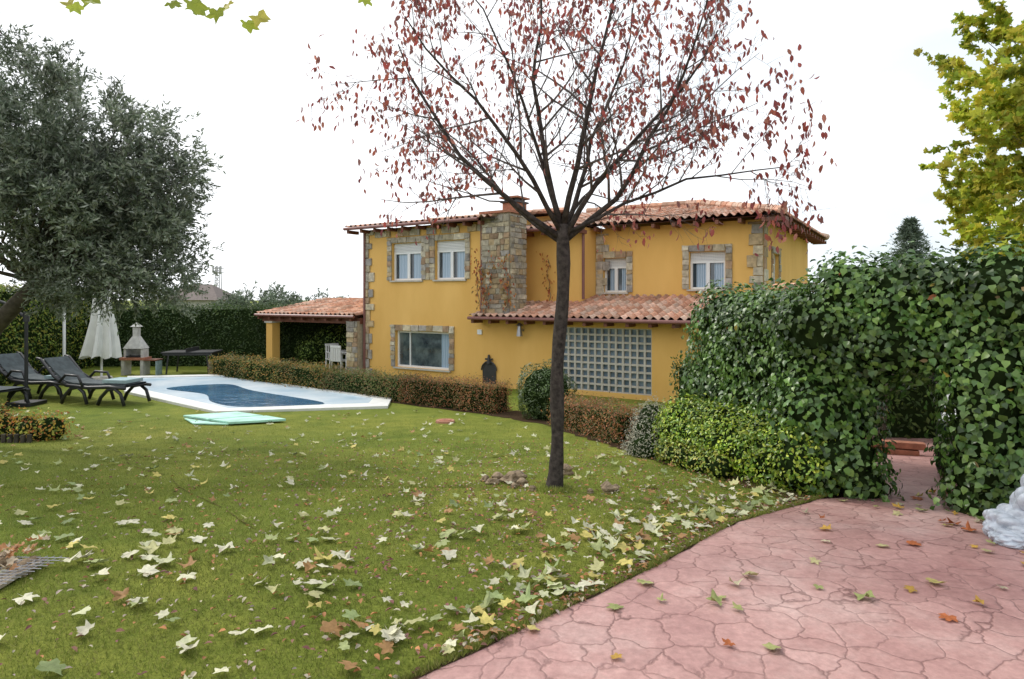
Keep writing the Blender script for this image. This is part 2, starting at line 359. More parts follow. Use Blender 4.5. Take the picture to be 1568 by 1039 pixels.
# ------------------------------------------------------------ fallen leaves
def region(n,x0,x1,y0,y1,cond): 
    y=rng.uniform(y0,y1,n); x=rng.uniform(x0,x1,n); k=cond(x,y); return x[k],y[k]
XS=[];YS=[];SZ=[]
def addl(x,y,s0,s1): XS.append(x);YS.append(y);SZ.append(rng.uniform(s0,s1,len(x)))
lawn=lambda x,y:(x<np.interp(y,_by,_bx)-.02)&(x>-.86*y)
addl(*region(175,-4.2,1.2,2.6,5.2,lawn),.05,.09)
addl(*region(290,-7,3,5.0,9,lawn),.04,.08)
addl(*region(330,-11,3,8.5,15,lambda x,y:lawn(x,y)&(x<np.interp(y,[9,15],[1.5,-.8]))),.05,.085)
yy=rng.uniform(3,9,330); addl(np.interp(yy,_by,_bx)-.08-np.abs(rng.normal(0,.6,330)) ,yy,.04,.085)
x=np.concatenate(XS);y=np.concatenate(YS);s=np.concatenate(SZ)
k=(x<2.6)|(y<6); x=x[k];y=y[k];s=s[k]
n=len(x)
P=np.stack([x,y,gz(y)+.028+rng.uniform(0,.012,n)],1); NN=V(0,-.0,1)+rv(n)*.35
pal=[(.62,.6,.42),(.52,.53,.33),(.64,.61,.46),(.56,.47,.14),(.48,.46,.22),(.34,.38,.16),(.36,.2,.08),(.58,.55,.4),(.26,.32,.13)]
T=rv(n)*V(1,1,.1)
leafcloud('fallen_leaves',P,NN,T,s,pick(pal,n,None,.2),PL,'fallen')
x,y=region(420,-.3,5,2.6,6.2,lambda x,y:(x>np.interp(y,_by,_bx)+.03)&(x<.8*y)&((rng.uniform(size=len(x))<.22)|(x>3.1)))
n=len(x); P=np.stack([x,y,gz(y)+.02],1)
pal=[(.35,.36,.14),(.5,.42,.15),(.45,.4,.2),(.4,.12,.04),(.3,.33,.12),(.5,.3,.06),(.5,.45,.3)]
leafcloud('driveway_leaves',P,V(0,0,1)+rv(n)*.18,rv(n)*V(1,1,.1),rng.uniform(.035,.075,n),pick(pal,n,None,.2),PL,'fallen')
x,y=region(11000,-5,3,2.6,10.5,lambda x,y:lawn(x,y)&(rng.uniform(size=len(x))<np.exp(-((x-.6)**2/8+(y-5.0)**2/12))+.15)); 
ye=rng.uniform(3,8.5,1000); x=np.concatenate([x,np.interp(ye,_by,_bx)-np.abs(rng.normal(0,.18,1000))]); y=np.concatenate([y,ye]); k=(x<2.5)|(y<6); x=x[k];y=y[k]
n=len(x); P=np.stack([x,y,gz(y)+.024],1)
leafcloud('fallen_plum_leaves',P,V(0,0,1)+rv(n)*.4,rv(n)*V(1,1,.1),rng.uniform(.02,.045,n),pick([(.2,.08,.07),(.28,.14,.1),(.38,.18,.07),(.4,.32,.27),(.45,.2,.08),(.5,.44,.32)],n,None,.3),tmpl_oval(.55,.15,.1),'fallen')

# ------------------------------------------------------------ house
u_ang=math.atan2(-.533,.846)
H=empty('yellow_stucco_house',(-4.97,22,0),u_ang)
EX=V(1,0,0);EY=V(0,1,0);UZ=V(0,0,1)
def wallface(mb,O,E,Nn,a0,a1,c0,c1,holes=(),rev=.18):
    xs=sorted(set([a0,a1]+[h[0] for h in holes]+[h[1] for h in holes])); zs=sorted(set([c0,c1]+[h[2] for h in holes]+[h[3] for h in holes]))
    for i in range(len(xs)-1):
        for j in range(len(zs)-1):
            xm=(xs[i]+xs[i+1])/2; zm=(zs[j]+zs[j+1])/2
            if any(h[0]<xm<h[1] and h[2]<zm<h[3] for h in holes): continue
            p=lambda x,z:O+E*x+UZ*z
            mb.add([p(xs[i],zs[j]),p(xs[i+1],zs[j]),p(xs[i+1],zs[j+1]),p(xs[i],zs[j+1])],[(0,1,2,3)],'stucco')
    for h in holes:
        q=[(h[0],h[2]),(h[1],h[2]),(h[1],h[3]),(h[0],h[3])]
        for i in range(4):
            A=q[i];B=q[(i+1)%4]; pa=O+E*A[0]+UZ*A[1]; pb=O+E*B[0]+UZ*B[1]
            mb.add([pa,pb,pb-Nn*rev,pa-Nn*rev],[(0,1,2,3)],'stucco')
SC=[(.52,.46,.36),(.42,.38,.32),(.58,.5,.36),(.5,.38,.23),(.38,.35,.32),(.62,.56,.44),(.42,.29,.19)]
def stones(mb,O,E,Nn,a0,a1,c0,c1,d=.05,hr=(.12,.24),lr=(.16,.42),back=.02,tint=1.0):
    mb.obox(O,E,UZ,Nn,(a0+.012,a1-.012),(c0+.01,c1-.01),(.002,back),'mortar')
    z=c0
    while z<c1-.02:
        h=random.uniform(*hr); h=min(h,c1-z); 
        if c1-z-h<.06: h=c1-z
        x=a0
        while x<a1-.01:
            l=random.uniform(*lr); 
            if a1-x-l<.1: l=a1-x
            c=random.choice(SC); k=random.uniform(.7,1.15)*tint
            g=.012; dd=d+random.uniform(-.012,.012)
            j=lambda:random.uniform(-.018,.018)
            P=lambda a,c_,n_:O+E*a+UZ*c_+Nn*n_
            f=[P(x+g+j(),z+g+j(),dd),P(x+l-g+j(),z+g+j(),dd),P(x+l-g+j(),z+h-g+j(),dd),P(x+g+j(),z+h-g+j(),dd)]
            bk=[P(x+g*.5,z+g*.5,back-.005),P(x+l-g*.5,z+g*.5,back-.005),P(x+l-g*.5,z+h-g*.5,back-.005),P(x+g*.5,z+h-g*.5,back-.005)]
            mb.add(f+bk,[(0,1,2,3),(0,4,5,1),(1,5,6,2),(2,6,7,3),(3,7,4,0)],'stone',tuple(v*k for v in c))
            x+=l
        z+=h
def window(wm,sm,O,E,Nn,h,style='shutter',frame=.2,bottom=False):
    a0,a1,c0,c1=h; d=-.14
    wm.obox(O,E,UZ,Nn,(a0+.002,a1-.002),(c0+.002,c1-.002),(d-.03,d-.02),'curtain_refl' if style=='shutter' else 'pane')
    t=.06
    sh=.24*(c1-c0) if style=='shutter' else 0
    top=c1-sh
    if sh:
        for k in range(6):
            zz=top+sh*k/6; wm.obox(O,E,UZ,Nn,(a0+.01,a1-.01),(zz+.004,zz+sh/6-.004),(d,d+.05),'shutter')
    for A in ((a0,a0+t),(a1-t,a1)): wm.obox(O,E,UZ,Nn,A,(c0,top),(d-.01,d+.04),'white')
    for Cc in ((c0,c0+t),(top-t,top)): wm.obox(O,E,UZ,Nn,(a0+t,a1-t),Cc,(d-.008,d+.042),'white')
    mid=(a0+a1)/2
    if style=='shutter':
        wm.obox(O,E,UZ,Nn,(mid-.05,mid+.05),(c0+t,top-t),(d-.005,d+.05),'white')
        wm.obox(O,E,UZ,Nn,(a0+t,a0+t+.1),(c0+t,top-t),(d-.019,d-.01),'glass')
        wm.obox(O,E,UZ,Nn,(mid+.05,mid+.16),(c0+t,top-t),(d-.019,d-.01),'glass')
    else:
        wm.obox(O,E,UZ,Nn,(a0+.5,a0+.54),(c0+t,top-t),(d-.005,d+.03),'white')
        wm.obox(O,E,UZ,Nn,(a1-.42,a1-t),(c0+t,top-t),(d-.019,d-.012),'curtain_refl')
    wm.obox(O,E,UZ,Nn,(a0-.06,a1+.06),(c0-.05,c0-.003),(-.1,.07),'concrete')
    stones(sm,O,E,Nn,a0-frame,a0-.005,c0-(.15 if bottom else 0),c1+frame,lr=(.14,.3))
    stones(sm,O,E,Nn,a1+.005,a1+frame,c0-(.15 if bottom else 0),c1+frame,lr=(.14,.3))
    stones(sm,O,E,Nn,a0+.0,a1,c1+.005,c1+frame,hr=(.16,.2),lr=(.2,.45))
W=MB();Wn=MB();St=MB()
F=V(0,-1,0); zb=-1.3
O0=V(0,0,0)
hl=[(1.25,2.5,2.2,3.4),(3.05,4.2,2.2,3.4),(1.4,3.6,-.6,.57)]
wallface(W,O0,EX,F,0,5.2,zb,3.9,hl)
for h in hl[:2]: window(Wn,St,O0,EX,F,h)
window(Wn,St,O0,EX,F,hl[2],'plain')
wallface(W,O0,EY,V(-1,0,0),0,8,zb,3.9); wallface(W,V(5.2,0,0),EY,V(1,0,0),0,8,1.0,3.9); wallface(W,V(0,8,0),EX,V(0,1,0),0,12.3,zb,3.9)
gb=(7.49,10.08,-.86,.84)
wallface(W,O0,EX,F,5.2,11.0,zb,1.0,[gb]); wallface(W,V(11,0,0),EY,V(1,0,0),0,2.44,zb,1.1)
O1=V(0,1.5,0); wallface(W,O1,EX,F,5.2,7.4,1.0,3.75); wallface(W,V(7.4,0,0),EY,V(1,0,0),1.5,2.44,1.0,3.75)
O2=V(0,2.44,0); hw=[(7.65,8.4,1.8,2.84),(10.3,11.3,1.88,2.93)]
wallface(W,O2,EX,F,7.4,12.3,zb,3.75,hw)
for h in hw: window(Wn,St,O2,EX,F,h)
O3=V(12.3,0,0); hs=[(3.7,4.6,1.8,2.9)]
wallface(W,O3,EY,V(1,0,0),2.44,10.4,zb,3.75,hs); window(Wn,St,O3,EY,V(1,0,0),hs[0])
wallface(W,V(0,10.4,0),EX,V(0,1,0),5,12.3,zb,3.75)
W.add([(0,0,3.9),(0,8,3.9),(0,4,4.5)],[(0,1,2)],'stucco'); W.add([(5.2,0,3.9),(5.2,8,3.9),(5.2,4,4.5)],[(0,1,2)],'stucco')
W.obj('walls',H)
def quoin(O,E,Nn,a,side,c0,c1):
    z=c0;i=0
    while z<c1:
        h=min(random.uniform(.2,.34),c1-z); w=.42 if i%2 else .26
        w*=random.uniform(.85,1.15); lo,hi=(a,a+w) if side>0 else (a-w,a)
        if h>.05: stones(St,O,E,Nn,lo,hi,z,z+h,hr=(h,h),lr=(.2,.45))
        z+=h;i+=1
quoin(O0,EX,F,0,1,zb,3.85); quoin(O0,EY,V(-1,0,0),0,1,zb,3.85)
quoin(O2,EX,F,12.3,-1,1.7,3.7); quoin(O3,EY,V(1,0,0),2.44,1,1.2,3.7); quoin(O2,EX,F,7.4,1,1.7,3.6)
for a0,a1 in ((.5,1.2),(1.5,2.45),(2.7,3.1),(3.3,4.0),(4.3,4.8)): stones(St,O0,EX,F,a0,a1,3.62,3.84,hr=(.2,.24))
stones(St,O0,EX,F,2.62,2.84,2.2,3.6)
ca0,ca1=4.95,5.9
for O,E,Nn,a in ((V(0,-.16,0),EX,F,(ca0,ca1)),(V(ca1,0,0),EY,V(1,0,0),(-.16,.7)),(V(ca0,0,0),EY,V(-1,0,0),(-.16,0))): stones(St,O,E,Nn,a[0],a[1],1.02,4.05,d=.05,hr=(.08,.2),lr=(.12,.36),tint=.82)
St.obox(O0,EX,UZ,EY,(ca0+.01,ca1-.01),(1.0,4.1),(-.15,.7),'mortar')
St.obj('stone_trim',H)
ch=MB(); ch.box((5.42,.27,4.13),(1.1,1.0,.07),'brick'); ch.box((5.65,.5,4.3),(.5,.55,.3),'brick'); ch.box((5.65,.5,4.46),(.6,.65,.05),'dark')
for i in range(3): ch.box((5.47+i*.18,.5,4.52),(.08,.45,.09),'dark')
ch.box((5.65,.5,4.59),(.64,.7,.05),'brick'); ch.obj('chimney',H)
g=MB(); a0,a1,c0,c1=gb; nc,nr=13,9; dx=(a1-a0)/nc; dz=(c1-c0)/nr; g.obox(O0,EX,UZ,EY,(a0+.002,a1-.002),(c0+.002,c1-.002),(.1,.12),'gblock')
for i in range(nc+1): x=a0+i*dx; g.obox(O0,EX,UZ,EY,(max(a0,x-.026),min(a1,x+.026)),(c0,c1),(.02,.098),'concrete')
for j in range(nr+1): z=c0+j*dz; g.obox(O0,EX,UZ,EY,(a0,a1),(max(c0,z-.026),min(c1,z+.026)),(.023,.095),'concrete')
g.obj('glass_block_window',H)
Wn.obj('windows',H)
TC=[(.62,.34,.23),(.68,.40,.29),(.52,.27,.18),(.72,.48,.37),(.46,.29,.21),(.62,.44,.34)]
def roof(mb,P0,E,S,L,tmax,per=.22,amp=.042,row=.36):
    Nn=nrm(np.cross(E,S)); 
    if Nn[2]<0: Nn=-Nn
    k=8; nx=int(L/per*k); cols=[]; 
    for i in range(nx+1):
        x=L*i/nx; tm=max(0.0,tmax(x)); ph=x/per; hgt=amp*math.sin(2*math.pi*ph); pts=[]
        Tn=tmax.full
        nrw=int(math.ceil(Tn/row))
        for r in range(nrw):
            ta=min(r*row,tm); tb=min((r+1)*row,tm)
            pts.append((P0+E*x+S*ta+Nn*(hgt+.032),r)); pts.append((P0+E*x+S*tb+Nn*(hgt),r))
        cols.append(pts)
    m=len(cols[0]); vs=[];cs=[]
    rc={}
    for i,pts in enumerate(cols):
        for j,(p,r) in enumerate(pts):
            vs.append(p); key=(int(i/k+.25),r)
            if key not in rc:
                c=random.choice(TC); q=random.uniform(.75,1.15); rc[key]=tuple(v*q for v in c)
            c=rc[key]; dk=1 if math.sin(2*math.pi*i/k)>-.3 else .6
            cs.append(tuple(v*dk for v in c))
    fs=[(i*m+j,(i+1)*m+j,(i+1)*m+j+1,i*m+j+1) for i in range(nx) for j in range(m-1)]
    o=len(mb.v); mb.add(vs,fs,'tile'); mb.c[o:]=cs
    q=[]; n2=12
    for i in range(n2+1):
        x=L*i/n2; tm=max(0,tmax(x)); q.append((P0+E*x-Nn*.07,P0+E*x+S*tm-Nn*.07))
    vs=[p for pr in q for p in pr]; mb.add(vs,[(2*i,2*i+2,2*i+3,2*i+1) for i in range(n2)],'brown')
def mk(full,f):
    f.full=full; return f
R=MB()
def addroof(P0,E,D,L,run,rise,frac=lambda x:1):
    l=math.hypot(run,rise); S=(np.asarray(D,float)*run+UZ*rise)/l
    roof(R,np.asarray(P0,float),np.asarray(E,float),S,L,mk(l,lambda x:l*frac(x)))
addroof((-.45,-.45,3.98),EX,EY,6.0,4.45,.62); addroof((-.45,8.45,3.98),EX,-EY,6.0,4.45,.62)
addroof((5.0,1.0,3.72),EX,EY,2.5,5.4,1.1)
run=4.5;rise=.98
addroof((7.1,1.9,3.84),EX,EY,5.8,run,rise,lambda x:min(1,(5.8-x)/3.5)); addroof((5.2,10.9,3.84),EX,-EY,7.7,run,rise,lambda x:min(1,(7.7-x)/3.5))
addroof((12.9,1.9,3.84),EY,-EX,9.0,3.5,rise,lambda x:min(x/4.5,(9-x)/4.5,1))
addroof((5.2,-.5,1.1),EX,EY,6.4,2.94,.6); addroof((4.7,-.5,1.1),EX,EY,.5,.5,.1)
addroof((-5.2,-.4,1.05),EX,EY,5.2,3.4,.55); 
for p,q in (((12.9,1.9,3.9),(9.4,6.4,4.9)),((12.9,10.9,3.9),(9.4,6.4,4.9)),((5.2,6.4,4.9),(9.4,6.4,4.9)),((-.45,4,4.65),(5.5,4,4.65))):
    p=V(*p);q=V(*q); nn=int(np.linalg.norm(q-p)/.4)
    for i in range(nn):
        a=p+(q-p)*i/nn; b_=p+(q-p)*(i+1.08)/nn; c=random.choice(TC); R.cyl(a,b_,.12,.1,'tile',8,True,c)
R.obj('tiled_roof',H)
G=MB()
def eave(p,q,inward,raft=True,gutter=True,n=None):
    p=V(*p);q=V(*q);d=nrm(q-p);L=np.linalg.norm(q-p)
    if gutter: G.tube([p+V(0,0,-.05)-inward*.04,q+V(0,0,-.05)-inward*.04],.05,'gutter',8)
    if raft:
        for i in range(int(L/.6)+1):
            c=p+d*min(L,(i*.6+.1)); G.obox(c,d,UZ,inward,(-.045,.045),(-.2,-.09),(.03,.5),'brown')
eave((-.45,-.45,3.98),(5.0,-.45,3.98),EY,True,True); eave((5.0,1.0,3.72),(7.5,1.0,3.72),EY)
eave((7.5,1.9,3.84),(12.9,1.9,3.84),EY,True,False); eave((12.9,1.9,3.84),(12.9,10.9,3.84),-EX,True,False)
eave((4.7,-.5,1.1),(11.6,-.5,1.1),EY); eave((-5.2,-.4,1.05),(-.05,-.4,1.05),EY,True,True)
for x,y in ((.06,-.06),(7.46,1.42)): G.cyl((x,y,zb if x<1 else 1.6),(x,y,3.8),.045,.045,'gutter',8)
G.cyl((4.86,-.07,1.2),(4.86,-.07,3.8),.045,.045,'gutter',8)
G.box((-2.55,-.12,.86),(5.1,.14,.2),'brown'); G.box((-5.05,1.4,.9),(.14,3,.18),'brown')
G.obj('eaves_and_gutters',H)
P_=MB(); P_.box((-4.6,-.1,-.1),(.34,.34,1.75),'stucco'); P_.box((-4.6,2.8,-.1),(.34,.34,2.2),'stucco'); P_.box((-4.6,-.1,.74),(.44,.44,.06),'concrete')
P_.obj('porch_pillars',H)
S2=MB(); 
S2.box((-.28,-.12,-.2),(.5,.3,2.1),'mortar'); stones(S2,V(0,-.27,0),EX,F,-.53,-.03,-1.2,.85); stones(S2,V(-.53,0,0),EY,V(-1,0,0),-.27,.03,-1.2,.85)
S2.obj('porch_stone_pier',H)
D=MB(); D.box((6.25,-.09,.72),(.1,.14,.06),'metal'); D.cyl((6.25,-.2,.55),(6.25,-.2,.85),.09,.05,'metal',8); D.cyl((6.25,-.2,.85),(6.25,-.2,.93),.12,.02,'metal',8); D.box((4.75,-.02,.62),(.16,.04,.14),'white')
D.obj('wall_lamp',H)
D=MB(); ar=[(.24*math.cos(t),.24*math.sin(t)) for t in np.linspace(0,math.pi,10)]
pts=[(5.1+x,-.03,-.5+z) for x,z in ar]+[(4.86,-.03,-.9),(5.34,-.03,-.9)]
D.poly(pts,'dark'); D.cyl((5.1,-.05,-.3),(5.1,-.05,-.04),.07,.03,'dark',8); D.box((5.1,-.05,-.17),(.25,.04,.05),'dark'); 
D.tube([(5.1+.26*math.cos(t),-.05,-.5+.26*math.sin(t)) for t in np.linspace(0,math.pi,10)],.025,'dark',6); D.obj('wall_ornament',H)
P=[];vm_=MB()
for i in range(6):
    x=random.uniform(4.9,6.6); z=1.3; pts=[]
    y=-.25 if x<5.95 else 1.42
    for k in range(9):
        pts.append((x,y,z)); x+=random.uniform(-.12,.12); z+=random.uniform(.1,.24)
        x=min(x,5.9) if y<0 else x
        for _ in range(5): P.append((x+random.gauss(0,.1),y-random.uniform(0,.06),z+random.gauss(0,.12)))
    vm_.tube(pts,.01,'twig',4)
P=np.array(P);n=len(P); cr=empty('wall_creeper'); cr.parent=H
vm_.obj('stems',cr); leafcloud('creeper_leaves',P,V(0,-1,.3)+rv(n)*.5,V(0,0,-1)+rv(n)*.5,rng.uniform(.06,.12,n),pick([(.5,.16,.06),(.4,.12,.06),(.55,.26,.08),(.3,.2,.07)],n),OV,'thin',cr)

# ------------------------------------------------------------ pool
pool=empty('swimming_pool'); z=-.975
outer=[(-12.6,21.4),(-9.2,22.0),(-3.1,16.9),(-2.95,15.5),(-6.7,14.75),(-10.7,18.0)]
inner=[(-12.0,21.1),(-9.3,21.55),(-3.55,16.75),(-3.5,15.95),(-6.6,15.2),(-10.2,18.2)]
pm=MB(); n=6; vs=[(x,y,z+.05) for x,y in outer]+[(x,y,z+.05) for x,y in inner]+[(x,y,z-.05) for x,y in outer]+[(x,y,z-.05) for x,y in inner]
pm.add(vs,[(i,(i+1)%n,n+(i+1)%n,n+i) for i in range(n)]+[(i,2*n+i,2*n+(i+1)%n,(i+1)%n) for i in range(n)]+[(n+i,n+(i+1)%n,3*n+(i+1)%n,3*n+i) for i in range(n)],'coping'); pm.obj('coping',pool)
pm=MB(); pm.poly([(x,y,z+.02) for x,y in inner],'cover'); pm.obj('shallow_cover',pool)
ctrl=[(-9.9,18.7),(-8.6,19.6),(-7.2,18.2),(-4.7,16.2),(-5.2,15.75),(-6.5,15.55),(-7.5,16.3),(-8.3,17.6)]
pts=[]
for i in range(len(ctrl)):
    p0,p1,p2,p3=[V(*ctrl[(i+k-1)%len(ctrl)]) for k in range(4)]
    for t in np.linspace(0,1,6,endpoint=False):
        q=.5*((2*p1)+(-p0+p2)*t+(2*p0-5*p1+4*p2-p3)*t*t+(-p0+3*p1-3*p2+p3)*t**3); pts.append((q[0],q[1],z+.026))
pm=MB(); pm.poly(pts,'water'); pm.obj('deep_water',pool)
pm=MB()
def quadslab(q,t=.05,off=.03):
    vs=[(x,y,float(gz(y))+off) for x,y in q]+[(x,y,float(gz(y))+off+t) for x,y in q]; pm.add(vs,[(3,2,1,0),(4,5,6,7),(0,1,5,4),(1,2,6,5),(2,3,7,6),(3,0,4,7)],'mat')
quadslab([(-7.0,13.9),(-6.1,14.5),(-5.3,13.9),(-6.2,13.3)]); quadslab([(-6.1,13.25),(-5.2,13.85),(-4.6,13.3),(-5.5,12.75)]); quadslab([(-6.9,13.75),(-6.15,13.2),(-5.55,12.8),(-6.3,12.9)],.03,.01)
pm.obj('pool_float_mat',None,False,.01)
pm=MB(); pm.cyl((-1.36,13.3,float(gz(13.3))-.02),(-1.36,13.3,float(gz(13.3))+.05),.2,.19,'drain',16); pm.cyl((-1.36,13.3,float(gz(13.3))+.05),(-1.36,13.3,float(gz(13.3))+.06),.13,.13,'brick',16); pm.obj('drain_cover')

# ------------------------------------------------------------ hedges & shrubs
gd=[(.06,.11,.025),(.09,.15,.03),(.045,.08,.02),(.13,.18,.04)]
hedge('back_hedge',[(-19,25.3),(-9,25.8),(-1.5,27)],1.2,2.25,26000,.1,[(.04,.075,.024),(.055,.095,.026),(.08,.12,.035)],DI)
hedge('side_hedge',[(-14.6,11),(-15.6,18),(-16.6,25)],1.2,2.9,22000,.11,[(.17,.25,.035),(.25,.32,.045),(.09,.16,.025),(.38,.35,.06)],DI)
hedge('low_hedge',[(-9.9,22.2),(-5.2,18.6)],.7,.62,8000,.06,[(.12,.16,.04),(.2,.22,.05),(.45,.25,.06),(.26,.17,.05)],DI)
hedge('low_hedge',[(-5.2,18.6),(-2.6,16.6)],.6,.58,7000,.055,[(.11,.16,.04),(.16,.18,.05),(.28,.17,.07)],DI)
hedge('barberry_hedge',[(-2.6,16.6),(-.25,14.9)],.6,.62,9000,.045,[(.36,.14,.07),(.22,.16,.06),(.46,.19,.08),(.15,.16,.05)],DI)
hedge('barberry_hedge',[(1.1,12.9),(1.85,9.9)],.6,.5,9000,.04,[(.38,.14,.07),(.22,.16,.06),(.48,.21,.08),(.15,.16,.05)],DI)
blobs('garden_shrub',[(-6.8,24.6,-.1,.6),(-6.0,24.7,0,.65),(-5.1,24.8,-.1,.6),(-7.5,24.5,-.4,.5),(-4.3,25.2,.1,.6)],5000,.1,[(.2,.3,.06),(.3,.4,.1),(.13,.2,.05)],DI,'leaf',0,.4,.08)
blobs('topiary_bush',[(.72,14,-.36,.6),(.72,14,-.62,.5)],9000,.05,[(.05,.09,.022),(.075,.125,.03),(.11,.17,.05)],DI,'gloss',.1,.2,.02)
blobs('cotton_lavender_bush',[(1.88,8.9,-.2,.26),(1.82,8.7,-.4,.28),(1.95,9.1,-.02,.22),(1.75,8.9,-.45,.22)],5200,.045,[(.55,.54,.44),(.45,.45,.35),(.6,.56,.42)],NR,'leaf',-.5,.25,.04)
S=[]
for t in np.linspace(0,1,9):
    x=2.2+(2.85-2.2)*t; y=8.55+(6.35-8.55)*t; zg=float(gz(y)); S+= [(x,y,zg+.28,.34),(x+.05,y,zg+.5-.05*t,.27)]
blobs('euonymus_hedge',S,26000,.045,[(.2,.34,.03),(.33,.46,.04),(.13,.25,.025),(.45,.52,.06)],OV,'gloss',.1,.4,.035,fr=5)
blobs('euonymus_hedge',[(1.95+.06*i,8.15-.22*i,float(gz(8.15-.22*i))+.12,.15) for i in range(6)],2500,.04,[(.16,.26,.03),(.3,.38,.04),(.45,.42,.08)],OV,'gloss',.1,.4,.03)
S=[]
A=V(3.0,8.9);B=V(3.17,6.5);Rr=V(4.15,5.5)
def gl(p,z,r): S.append((p[0]+random.uniform(-.05,.05),p[1]+random.uniform(-.05,.05),z+random.uniform(-.05,.05),r*random.uniform(.93,1.08)))
for t in np.linspace(0,1,7):
    p=A+(B-A)*t; top=1.28+.12*t-.14*math.sin(math.pi*t); r=.52-.08*t
    for zz in (-.45,0,.45,.9,top): gl(p,zz,r)
for t in np.linspace(.12,.9,6):
    p=B+(Rr-B)*t; 
    for zz in (1.3,1.62): gl(p,zz,.37)
for t in (.05,.2): gl(B+(Rr-B)*t,.95,.3)
for t in np.linspace(0,1,6):
    p=Rr+(V(6.6,4.35)-Rr)*t
    for zz in (-.05,.4,.85,1.3,1.62): gl(p,zz,.46 if t>.1 else .4)
for zz in (-.08,.2,.5,.8,1.05): S.append((3.95,5.42,zz,.31))
gl(V(3.32,6.15),-.1,.25); gl(V(3.1,6.2),.15,.34); gl(V(2.95,6.3),.6,.34)
blobs('ivy_arch_hedge',S,135000,.06,[(.065,.14,.03),(.09,.18,.034),(.13,.235,.05),(.045,.1,.022),(.15,.25,.05)],IV,'gloss',.9,.5,.05,.9,.55,.82,fr=3.5)
k=300; ix=[random.choice(S) for _ in range(k)]; D_=rv(k); P=np.array([s_[:3] for s_ in ix])+D_*np.array([s_[3]*1.1 for s_ in ix])[:,None]; kp=(P[:,2]>0.2); P=P[kp];D_=D_[kp]
leafcloud('dry_leaves_on_ivy',P,D_+rv(len(P))*.4,rv(len(P)),rng.uniform(.04,.08,len(P)),pick([(.45,.16,.06),(.5,.4,.08),(.35,.26,.12)],len(P)),OV,'leaf')
hedge('garden_hedge',[(5.2,11.5),(13,10.2)],1.2,2.3,13000,.1,gd,DI)
hedge('garden_hedge',[(3.3,11.8),(5.2,13.5)],.8,1.2,4000,.08,gd,DI)
mb=MB(); mb.tube([(5.5,9.8,-.6),(5.55,9.8,.1),(5.4,9.7,.8),(5.6,9.7,1.4)],[.09,.08,.06,.04],'obark',8); mb.tube([(5.54,9.8,.0),(5.8,9.8,.7),(5.9,9.7,1.3)],[.06,.05,.03],'obark',8); mb.obj('garden_tree_trunk')
bw=MB(); 
for i in range(9):
    for j in range(2):
        t=(i+.5*(j%2))/9; bw.box((4.3+1.2*t,9.2-.5*t,float(gz(9.0))+.06+.1*j),(.15,.14,.085),'brick',-.42)
bw.obj('low_brick_wall',None,False,.008)

# ------------------------------------------------------------ trees
def tree_grow(mb,p,d,L,r,lev,maxlev,out,spread,trop,kids,lens,gn):
    n=max(3,int(L/gn)); pts=[p];dirs=[d]; rs=[r]
    for i in range(n):
        d=nrm(d+rng.normal(0,.13,3)+V(0,0,trop[lev])); p=p+d*L/n; pts.append(p); dirs.append(d); rs.append(r*(1-.8*(i+1)/n))
    mb.tube(pts,rs,mb.bk if lev<1 else mb.tw,7 if lev<1 else (5 if lev<2 else 3))
    if lev>=1:
        s0=2 if lev==1 else 1
        for a,dd in zip(pts[s0:],dirs[s0:]): out.append((a,dd,lev))
    if lev<maxlev:
        for k in range(kids[lev]):
            f=random.uniform(.22,.98) if lev>0 else .18+.8*(k+random.random()*.6)/kids[lev]; i=min(n-1,int(f*n)); q=pts[i]+(pts[i+1]-pts[i])*(f*n-i)
            az=random.uniform(0,2*math.pi); a=nrm(np.cross(dirs[i+1],V(math.cos(az),math.sin(az),.3))); ang=math.radians(random.uniform(*spread[lev]))
            nd=nrm(dirs[i+1]*math.cos(ang)+a*math.sin(ang))
            tree_grow(mb,q,nd,lens[lev]*random.uniform(.6,1.25)*(1.15-.5*f),max(rs[i]*.55,.0017),lev+1,maxlev,out,spread,trop,kids,lens,gn*.75)
plum=empty('plum_tree'); mb=MB(); mb.bk='bark'; mb.tw='twig'
base=V(.41,6.4,float(gz(6.4)))
tp=[];tr=[]
for t in np.linspace(0,1,22):
    zz=-.1+2.7*t; tp.append(base+V(.1*t+.015*math.sin(zz*4),.01*math.sin(zz*5),zz)); tr.append((.066+.035*math.exp(-max(0,zz)*12)+.004*math.sin(zz*9)+random.uniform(-.003,.003)) if t<.93 else .062)
mb.tube(tp,tr,'bark',14)
out=[]; fk=base+V(.09,0,2.48)
limbs=[((-1.0,.1,.6),2.5,.031,.0),((-.75,-.45,.95),2.4,.027,.05),((-.35,.35,1.2),2.7,.032,.08),((.08,-.15,1.3),2.7,.032,.1),((.45,.45,1.15),2.6,.029,.06),((.75,-.35,.9),2.4,.03,.0),((1.0,.15,.62),2.5,.031,-.03),((-1.0,.3,.3),2.4,.022,-.05),((.3,.8,.8),2.2,.02,.1),((1.0,-.4,.4),2.2,.02,.04),((-.6,.3,1.1),2.5,.024,.12)]
for d,L,r,dz in limbs:
    tree_grow(mb,fk+V(d[0]*.03,d[1]*.03,dz),nrm(V(*d)),L,r,0,3,out,[(25,65),(25,65),(25,70)],[.055,.05,.02,0.0],[10,8,4],[1.0,.5,.27],.28)
mb.obj('trunk_and_branches',plum,True)
pos=np.array([o[0] for o in out])
rad=np.linalg.norm((pos-V(.5,6.4,3.0))/V(2.3,2.3,1.9),axis=1)
cl=.5+.5*np.sin(pos[:,0]*3.1+pos[:,2]*2.3)*np.sin(pos[:,1]*2.7+pos[:,2]*3.7)
NL=5000
pr=np.clip(rad,0.3,1.4)**1.1*(.3+cl); pr/=pr.sum(); ix=rng.choice(len(pos),NL,p=pr)
P=pos[ix]+rng.normal(0,.03,(NL,3)); n=NL
